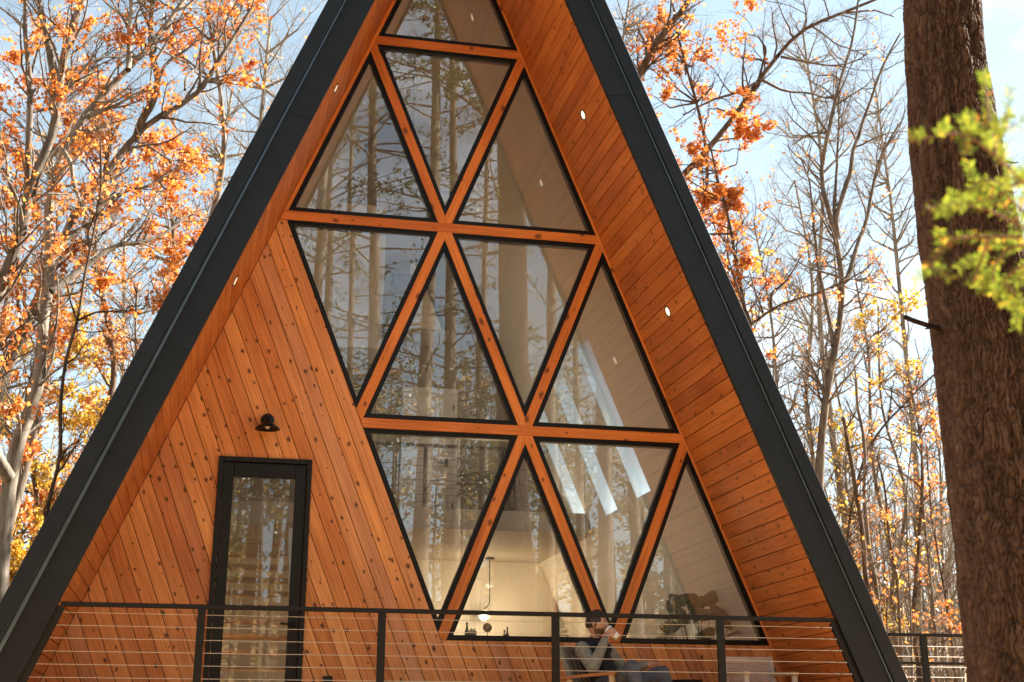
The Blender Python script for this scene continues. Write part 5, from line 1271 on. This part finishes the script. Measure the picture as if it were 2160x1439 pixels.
def understorey():
    """shrub layer at the foot of the woods"""
    r = np.random.default_rng(78); n = 16000
    X = np.concatenate([r.uniform(-30, -6, n-n//5), r.uniform(7, 40, n//5)]); Y = r.uniform(14, 34, n); b = 0.5+0.5*np.sin(X*0.9+Y*0.5)*np.cos(Y*0.7-X*0.3)
    Z = hill(X, Y)+r.uniform(0, 1, n)**1.5*(0.8+1.7*b); V, Q = leaves(np.stack([X, Y, Z], 1), 0.15, r); tag(fast_mesh('undergrowth', V, Q, LEAF['yellow'], smooth=False, tint=r.uniform(0.2, 1, n)), 'yellowing undergrowth at the foot of the woods', 'undergrowth', kind='stuff')
understorey()

# ---- the big pine in front, right: bark plates are real relief
def pine():
    # axis traced along the trunk; distance about 8 m
    T_ = 8.0; ax = np.array([at_depth(u, v, T_*f) for u, v, f in ((1975, -420, 1.12), (1982, -150, 1.05), (1986, 0, 1.0), (2010, 300, 0.955), (2046, 620, 0.915), (2086, 1000, 0.88), (2128, 1300, 0.86), (2150, 1439, 0.85))])
    # keep it one upright stem: place by x at its own depth plane
    yb = -6.7; ax = np.array([at(u, v, yb) for u, v in ((1970, -300), (1982, 0), (1995, 160), (2016, 330), (2031, 430), (2070, 640), (2102, 870), (2127, 1070), (2157, 1300), (2177, 1439))])
    wpx = np.array([184, 192, 199, 213, 224, 238, 247, 256, 266, 273.0]); rad = wpx*(yb-CAM[1])/FPX/2*1.01
    ax, rad = ax[::-1], rad[::-1]
    g = ax[0].copy(); g[0] += 0.16; g[2] = gz(g[0], yb)-0.15; ax = np.vstack([g, ax]); rad = np.r_[rad[0]*1.25, rad]
    tp = ax[-1]+np.array([-0.25, 0.1, 9.0]); ax = np.vstack([ax, tp]); rad = np.r_[rad, rad[-1]*0.55]
    zz = np.concatenate([np.linspace(ax[0, 2], -0.3, 30), np.linspace(-0.29, ax[-2, 2]-0.2, 900), np.linspace(ax[-2, 2]-0.18, ax[-1, 2], 30)])
    X = np.interp(zz, ax[:, 2], ax[:, 0]); Y = np.interp(zz, ax[:, 2], ax[:, 1]); Rr = np.interp(zz, ax[:, 2], rad)
    from_x = np.convolve(np.pad(X, 45, 'edge'), np.ones(91)/91, 'valid'); X = from_x
    K = 420; th = np.arange(K)*2*np.pi/K
    r = np.random.default_rng(9)
    # plates: cells of a stretched jittered grid, furrows between them
    A = th[None, :]*Rr[:, None]; Zg = zz[:, None]+0*th[None]
    def vnoise(u, w, nu_, seed):
        # smooth value noise, periodic round the trunk
        g = np.random.default_rng(seed).uniform(-1, 1, (nu_, 700)); i, k = np.floor(u).astype(int), np.floor(w).astype(int); fu, fw = u-i, w-k; fu, fw = fu*fu*(3-2*fu), fw*fw*(3-2*fw)
        G = lambda a, c: g[a % nu_, c % 700]
        return (G(i, k)*(1-fu)+G(i+1, k)*fu)*(1-fw)+(G(i, k+1)*(1-fu)+G(i+1, k+1)*fu)*fw
    cw, ch = 0.023, 0.17; nc = int(round(2*np.pi*0.29/cw)); T0 = (th[None, :]/(2*np.pi)+0*zz[:, None]); W = Zg/ch
    U = T0*nc + 1.3*vnoise(T0*18, Zg*5, 18, 1)+0.6*vnoise(T0*60, Zg*17, 60, 2)+0.2*vnoise(T0*150, Zg*40, 150, 3); W = W+0.5*vnoise(T0*40, Zg*8, 40, 4)+0.16*vnoise(T0*110, Zg*40, 110, 5)
    jx = r.uniform(0.1, 0.9, (nc, 400)); jz = r.uniform(0.1, 0.9, (nc, 400)); jh = r.uniform(0.4, 1.0, (nc, 400))
    iu = np.floor(U).astype(int); iw = np.floor(W).astype(int); d1 = np.full(U.shape, 9.0); d2 = np.full(U.shape, 9.0); hh = np.zeros(U.shape)
    for du in (-1, 0, 1):
        for dw in (-1, 0, 1):
            cu, cw_ = iu+du, iw+dw; px = cu+jx[cu % nc, cw_ % 400]; pz = cw_+jz[cu % nc, cw_ % 400]
            dd = np.sqrt((U-px)**2+((W-pz)*0.85)**2); nh = jh[cu % nc, cw_ % 400]
            c1 = dd < d1; d2 = np.where(c1, d1, np.minimum(d2, dd)); hh = np.where(c1, nh, hh); d1 = np.where(c1, dd, d1)
    edge = np.clip((d2-d1)/0.34, 0, 1); plate = (edge*edge*(3-2*edge))*(0.55+0.45*hh)
    fine = np.sin(U*23+W*3+np.sin(W*9)*2)*0.5+np.sin(W*37+U*11)*0.5
    rough_ = 0.6*vnoise(T0*140, Zg*55, 140, 6)+0.6*vnoise(T0*209, Zg*110, 209, 7); ridge = vnoise(T0*46, Zg*3.0, 46, 8)
    rr = Rr[:, None]+(plate-0.7)*0.019+rough_*0.0030+ridge*0.011+fine*0.0012*plate+0.012*np.sin(th*2+zz[:, None]*0.9)+0.008*np.sin(th*5+1.3-zz[:, None]*0.6)
    V = np.stack([X[:, None]+rr*np.cos(th)[None], Y[:, None]+rr*np.sin(th)[None], Zg], -1).reshape(-1, 3)
    n = len(zz); i = np.arange(n-1)[:, None]; k = np.arange(K)[None]; k2 = (k+1) % K
    Q = np.stack([i*K+k, i*K+k2, (i+1)*K+k2, (i+1)*K+k], -1).reshape(-1, 4)
    m, N, L, b = material('pine_bark'); a = N.new('ShaderNodeAttribute'); a.attribute_name = 'tint'
    tc = N.new('ShaderNodeTexCoord'); nz = N.new('ShaderNodeTexNoise'); nz.inputs['Scale'].default_value = 22; nz.inputs['Detail'].default_value = 5; L.new(tc.outputs['Object'], nz.inputs['Vector'])
    mu = N.new('ShaderNodeMath'); mu.operation = 'MULTIPLY_ADD'; mu.inputs[1].default_value = 0.55; L.new(nz.outputs['Fac'], mu.inputs[0]); L.new(a.outputs['Fac'], mu.inputs[2])
    rp = ramp(N, [(0.22, (0.016, 0.0095, 0.0062)), (0.5, (0.058, 0.033, 0.021)), (0.8, (0.100, 0.062, 0.042)), (1.0, (0.18, 0.125, 0.092))]); L.new(mu.outputs[0], rp.inputs['Fac']); L.new(rp.outputs[0], b.inputs['Base Color'])
    b.inputs['Roughness'].default_value = 0.92; b.inputs['Specular IOR Level'].default_value = 0.2
    bp = N.new('ShaderNodeBump'); bp.inputs['Strength'].default_value = 0.5; bp.inputs['Distance'].default_value = 0.008; L.new(nz.outputs['Fac'], bp.inputs['Height']); L.new(bp.outputs[0], b.inputs['Normal'])
    root = empty('pine_tree', (float(X[0]), yb, float(zz[0]))); tag(root, 'thick dark pine trunk with cracked bark standing in front at the right', 'tree')
    ft = (hh*0.20+0.22*plate+0.12*rough_+0.12*ridge).reshape(-1); ft = ft[Q[:, 0]]
    o = fast_mesh('trunk', V, Q, m, root, tint=ft)
    # dead branch stubs
    def stub(pts, w0, w1):
        P = [at(u, v, yb+dy) for u, v, dy in pts]; mb = MB(); mb.tube(P, list(np.linspace(w0, w1, len(P))*(yb-CAM[1])/FPX/2), 9); mb.build('dead_branch', m, root, True)
    stub([(1985, 694, 0.0), (1955, 686, -0.05), (1925, 676, -0.1), (1909, 669, -0.12)], 13, 12); stub([(1985, 690, 0), (1962, 692, -0.1), (1951, 694, -0.12)], 9, 3)
    stub([(2120, 340, 0), (2139, 344, 0), (2150, 342, 0)], 8, 2); 
    # crown high above the frame: whorled limbs with needle sprays
    r2 = np.random.default_rng(15); nb = 34; z = r2.uniform(10.0, 16.5, nb); az = r2.uniform(0, 2*np.pi, nb)
    top = np.array([X[-1], Y[-1], zz[-1]]); lead = np.stack([np.interp(np.linspace(0, 1, 8), [0, 1], [top[j], top[j]+(5.5 if j == 2 else 0.1)]) for j in range(3)], 1)
    bx = np.where(z < zz[-1], np.interp(z, zz, X), X[-1]); P0 = np.stack([bx, np.full(nb, yb), z], 1); D = np.stack([np.cos(az), np.sin(az), np.full(nb, 0.12)], 1); Ln = r2.uniform(1.6, 3.4, nb)*(1.1-0.05*(z-7))
    bag = Bag(); bag.add(*tubes(lead[None], np.linspace(rad[-1], 0.03, 8)[None], 10)); P1 = grow(P0, D, Ln, 7, 0.08, 0.03, r2); R1 = np.linspace(0.05, 0.012, 7)[None].repeat(nb, 0); bag.add(*tubes(P1, R1, 6))
    pos, d, rr_, w = spawn(P1, R1, 500, r2, 0.25, 1, 0.5, 1.0, 0.05); P2 = grow(pos, d, r2.uniform(0.3, 0.8, 500), 4, 0.12, 0.03, r2); bag.add(*tubes(P2, np.full((500, 4), 0.006), 3))
    Vb, Qb = bag.out(); fast_mesh('limbs', Vb, Qb, BARK['brown'], root)
    nl = 16000; idx = r2.integers(0, 500, nl); t = r2.uniform(0.3, 3, nl); i0 = np.minimum(t.astype(int), 2); f = (t-i0)[:, None]; pos = P2[idx, i0]*(1-f)+P2[idx, i0+1]*f
    Vn, Qn = leaves(pos, 0.075, r2, droop=0.0); fast_mesh('crown', Vn, Qn, LEAF['green'], root, smooth=False, tint=r2.uniform(0, 1, nl))
pine()

# ---- hemlock spray close to the lens, hanging in from the right
def hemlock():
    D0 = 2.7; r = np.random.default_rng(21)
    root = empty('hemlock_branch', tuple(map(float, at_depth(2160, 420, D0)))); tag(root, 'out-of-focus green hemlock branch hanging in front of the pine', 'branch')
    stems = [[(2330, 560, 0.1), (2160, 385, 0.0), (2100, 330, -0.05), (2040, 285, -0.05), (1985, 285, -0.1), (1915, 300, -0.12)], [(2100, 330, -0.05), (2085, 250, 0.0), (2078, 160, 0.05)], [(2330, 640, 0.1), (2160, 480, 0), (2100, 450, 0), (2020, 430, -0.05), (1950, 440, -0.1)],
             [(2150, 500, 0), (2080, 500, 0.03), (2010, 505, 0.0), (1960, 560, -0.05)], [(2250, 560, 0.1), (2160, 560, 0.05), (2120, 590, 0.05), (2165, 640, 0.05)], [(2160, 380, 0), (2120, 390, 0.1), (2080, 380, 0.12), (2040, 400, 0.1)], [(2100, 330, 0), (2110, 280, 0.1), (2130, 230, 0.1)],
             [(2200, 480, 0), (2140, 430, 0.1), (2110, 400, 0.05)], [(2085, 500, 0), (2070, 550, 0.05), (2050, 600, 0.05)], [(2200, 520, 0.1), (2140, 520, 0.12), (2100, 560, 0.1), (2095, 600, 0.1)]]
    bag = Bag(); allP = []
    for s in stems:
        P = resample(np.array([at_depth(u, v, D0+d) for u, v, d in s]), 14); bag.add(*tubes(P[None], np.linspace(0.0042, 0.0016, 14)[None], 6)); allP.append(P)
    AP = np.stack(allP); RR = np.full(AP.shape[:2], 0.002)
    view = unit(AP.mean((0, 1))-CAM)
    pos, d, rr, w = spawn(AP, RR, 56, r, 0.2, 1.0, 0.5, 1.1); d = unit(d-view*(d@view)[:, None]*0.7); P2 = grow(pos, d, r.uniform(0.025, 0.07, 56), 6, 0.10, -0.05, r); bag.add(*tubes(P2, np.full((56, 6), 0.0009), 4))
    V, Q = bag.out(); fast_mesh('stem', V, Q, bark_mat('twig_bark', (0.16, 0.09, 0.06), (0.32, 0.2, 0.14), 60), root)
    # flat needles in two ranks along each twig
    def ranks(P, per, ln):
        n, m = P.shape[:2]; t = np.tile(np.linspace(0.3, m-1.001, per), n); idx = np.repeat(np.arange(n), per); i = t.astype(int); f = (t-i)[:, None]
        p = P[idx, i]*(1-f)+P[idx, i+1]*f; tan = unit(P[idx, i+1]-P[idx, i]); sd = np.where(np.arange(len(t)) % 2, 1, -1)[:, None]; side = unit(np.cross(tan, view[None]))*sd
        dd = unit(side*0.85+tan*0.55+r.normal(0, 0.12, tan.shape)); q = unit(np.cross(dd, r.normal(0, 0.35, tan.shape)-view[None])); L_ = (ln*r.uniform(0.7, 1.2, len(t)))[:, None]; wd = 0.0015
        A = [(0.5, 0.0), (1.0, 0.25), (0.9, 0.9), (0.0, 1.0), (-0.9, 0.9), (-1.0, 0.25), (-0.5, 0.0)]
        V = np.stack([p+dd*L_*v+q*wd*u for u, v in ((-0.6, 0), (0.6, 0), (1.0, 0.7), (0.0, 1.0))], 1); V2 = np.stack([p+dd*L_*v+q*wd*u for u, v in ((-0.6, 0), (0.0, 1.0), (-1.0, 0.7), (-0.9, 0.3))], 1)
        return np.concatenate([V, V2]).reshape(-1, 3), len(t)
    V1, n1 = ranks(P2, 20, 0.0165); V2, n2 = ranks(AP, 44, 0.0155)
    VV = np.concatenate([V1, V2]); nq = len(VV)//4; tone = np.clip(np.r_[np.tile(r.normal(0.45, 0.22, n1), 2), np.tile(r.normal(0.5, 0.25, n2), 2)], 0, 1)
    fast_mesh('needles', VV, np.arange(nq*4).reshape(-1, 4), LEAF['hemlock'], root, smooth=False, tint=tone)
hemlock()

# ---- pines behind the camera: they stand in the windows as reflections
def back_woods():
    r = np.random.default_rng(31)
    spots = [(640, 21, 0.42), (700, 27, 0.40), (800, 22, 0.46), (890, 20, 0.55), (962, 23, 0.50), (1075, 21, 0.46), (1160, 26, 0.5), (1255, 19.5, 0.5), (1330, 25, 0.45), (560, 24, 0.4), (470, 20, 0.42), (1420, 22, 0.5), (740, 32, 0.4), (1010, 33, 0.45), (1210, 34, 0.45)]
    spot_lab = ['pine mirrored in the windows, number%d']
    words = ['first', 'second', 'third', 'fourth', 'fifth', 'sixth', 'seventh', 'eighth', 'ninth', 'tenth', 'eleventh', 'twelfth', 'thirteenth', 'fourteenth', 'fifteenth']
    order = np.argsort(np.argsort([s[0] for s in spots]))
    for j, (u, Yd, dia) in enumerate(spots):
        p = at(u, 600, Yd); x, y = float(p[0]), -Yd; z0 = gz(x, y); Ht = r.uniform(25, 32)
        root = empty('forest_pine', (x, y, z0)); tag(root, 'pine behind the viewer, %s from the left among those mirrored in the windows' % words[order[j]], 'tree', 'pines mirrored in the windows')
        bag = Bag(); P = grow(np.array([[x, y, z0-0.2]]), np.array([[0, 0, 1.0]]), np.array([Ht]), 14, 0.010, 0.02, r); R = (dia/2*np.linspace(1, 0.25, 14))[None]; bag.add(*tubes(P, R, 14))
        nb = 46; pos, d, rr, w = spawn(P, R, nb, r, 0.30, 0.98, 1.2, 1.7, 0.0); L = r.uniform(1.0, 3.2, nb); P1 = grow(pos, d, L, 6, 0.07, 0.01, r); R1 = np.minimum(rr*0.35, 0.035)[:, None]*np.linspace(1, 0.25, 6)[None]; bag.add(*tubes(P1, R1, 5))
        ns = 420; pos, d, rr, w = spawn(P1, R1, ns, r, 0.25, 1, 0.5, 1.1, -0.05); P2 = grow(pos, d, r.uniform(0.3, 1.0, ns), 4, 0.12, -0.02, r); bag.add(*tubes(P2, np.minimum(rr*0.6, 0.010)[:, None]*np.linspace(1, 0.5, 4)[None], 3))
        V, Q = bag.out(); fast_mesh('trunk', V, Q, BARK['grey'], root)
        nl = 1500; idx = r.choice(ns, nl, p=(lambda g: g/g.sum())(r.gamma(0.7, 1, ns))); t = r.uniform(0.2, 2.99, nl); i = t.astype(int); f = (t-i)[:, None]; pos = P2[idx, i]*(1-f)+P2[idx, i+1]*f+r.normal(0, 0.03, (nl, 3))
        V, Q = leaves(pos, 0.11, r, droop=0.2); fast_mesh('crown', V, Q, LEAF['green'], root, smooth=False, tint=r.uniform(0, 1, nl))
back_woods()

def rear_woods():
    # the forest wall behind the viewer that the lower windows and the door reflect
    r = np.random.default_rng(91); n = 380
    X = r.uniform(-45, 60, n); Y = r.uniform(-78, -38, n); Z = hill(X, Y); Ht = r.uniform(12, 18, n); P0 = np.stack([X, Y, Z-0.3], 1)
    bag = Bag(); P1 = grow(P0, np.tile([0, 0, 1.0], (n, 1)), Ht, 8, 0.02, 0.03, r); R1 = r.uniform(0.10, 0.22, n)[:, None]*np.linspace(1, 0.2, 8)[None]; bag.add(*tubes(P1, R1, 6))
    k = n*16; pos, d, rr, w = spawn(P1, R1, k, r, 0.12, 1, 1.0, 1.6, 0.05); P2 = grow(pos, d, r.uniform(0.8, 2.4, k), 4, 0.12, 0.0, r); bag.add(*tubes(P2, np.minimum(rr*0.4, 0.03)[:, None]*np.linspace(1, 0.4, 4)[None], 3))
    V, Q = bag.out(); tag(fast_mesh('rear_woods', V, Q, BARK['grey']), 'forest behind the viewer, mirrored in door and lower windows', 'woods', kind='stuff')
    nl = 120000; idx = r.integers(0, k, nl); pos = P2[idx, r.integers(1, 4, nl)]+r.normal(0, 0.25, (nl, 3)); V, Q = leaves(pos, 0.34, r); tag(fast_mesh('rear_foliage', V, Q, LEAF['rear'], smooth=False, tint=np.clip(0.5+0.35*np.sin(idx//16*2.1)+r.normal(0, 0.15, nl), 0, 1)), 'mixed green and yellow foliage of the forest behind the viewer', 'foliage', kind='stuff')
LEAF['rear'] = leaf_mat('mixed_forest_leaf', [(0, (0.06, 0.085, 0.025)), (0.4, (0.13, 0.13, 0.04)), (0.7, (0.32, 0.21, 0.06)), (1, (0.46, 0.27, 0.08))], trans=0.4)
rear_woods()
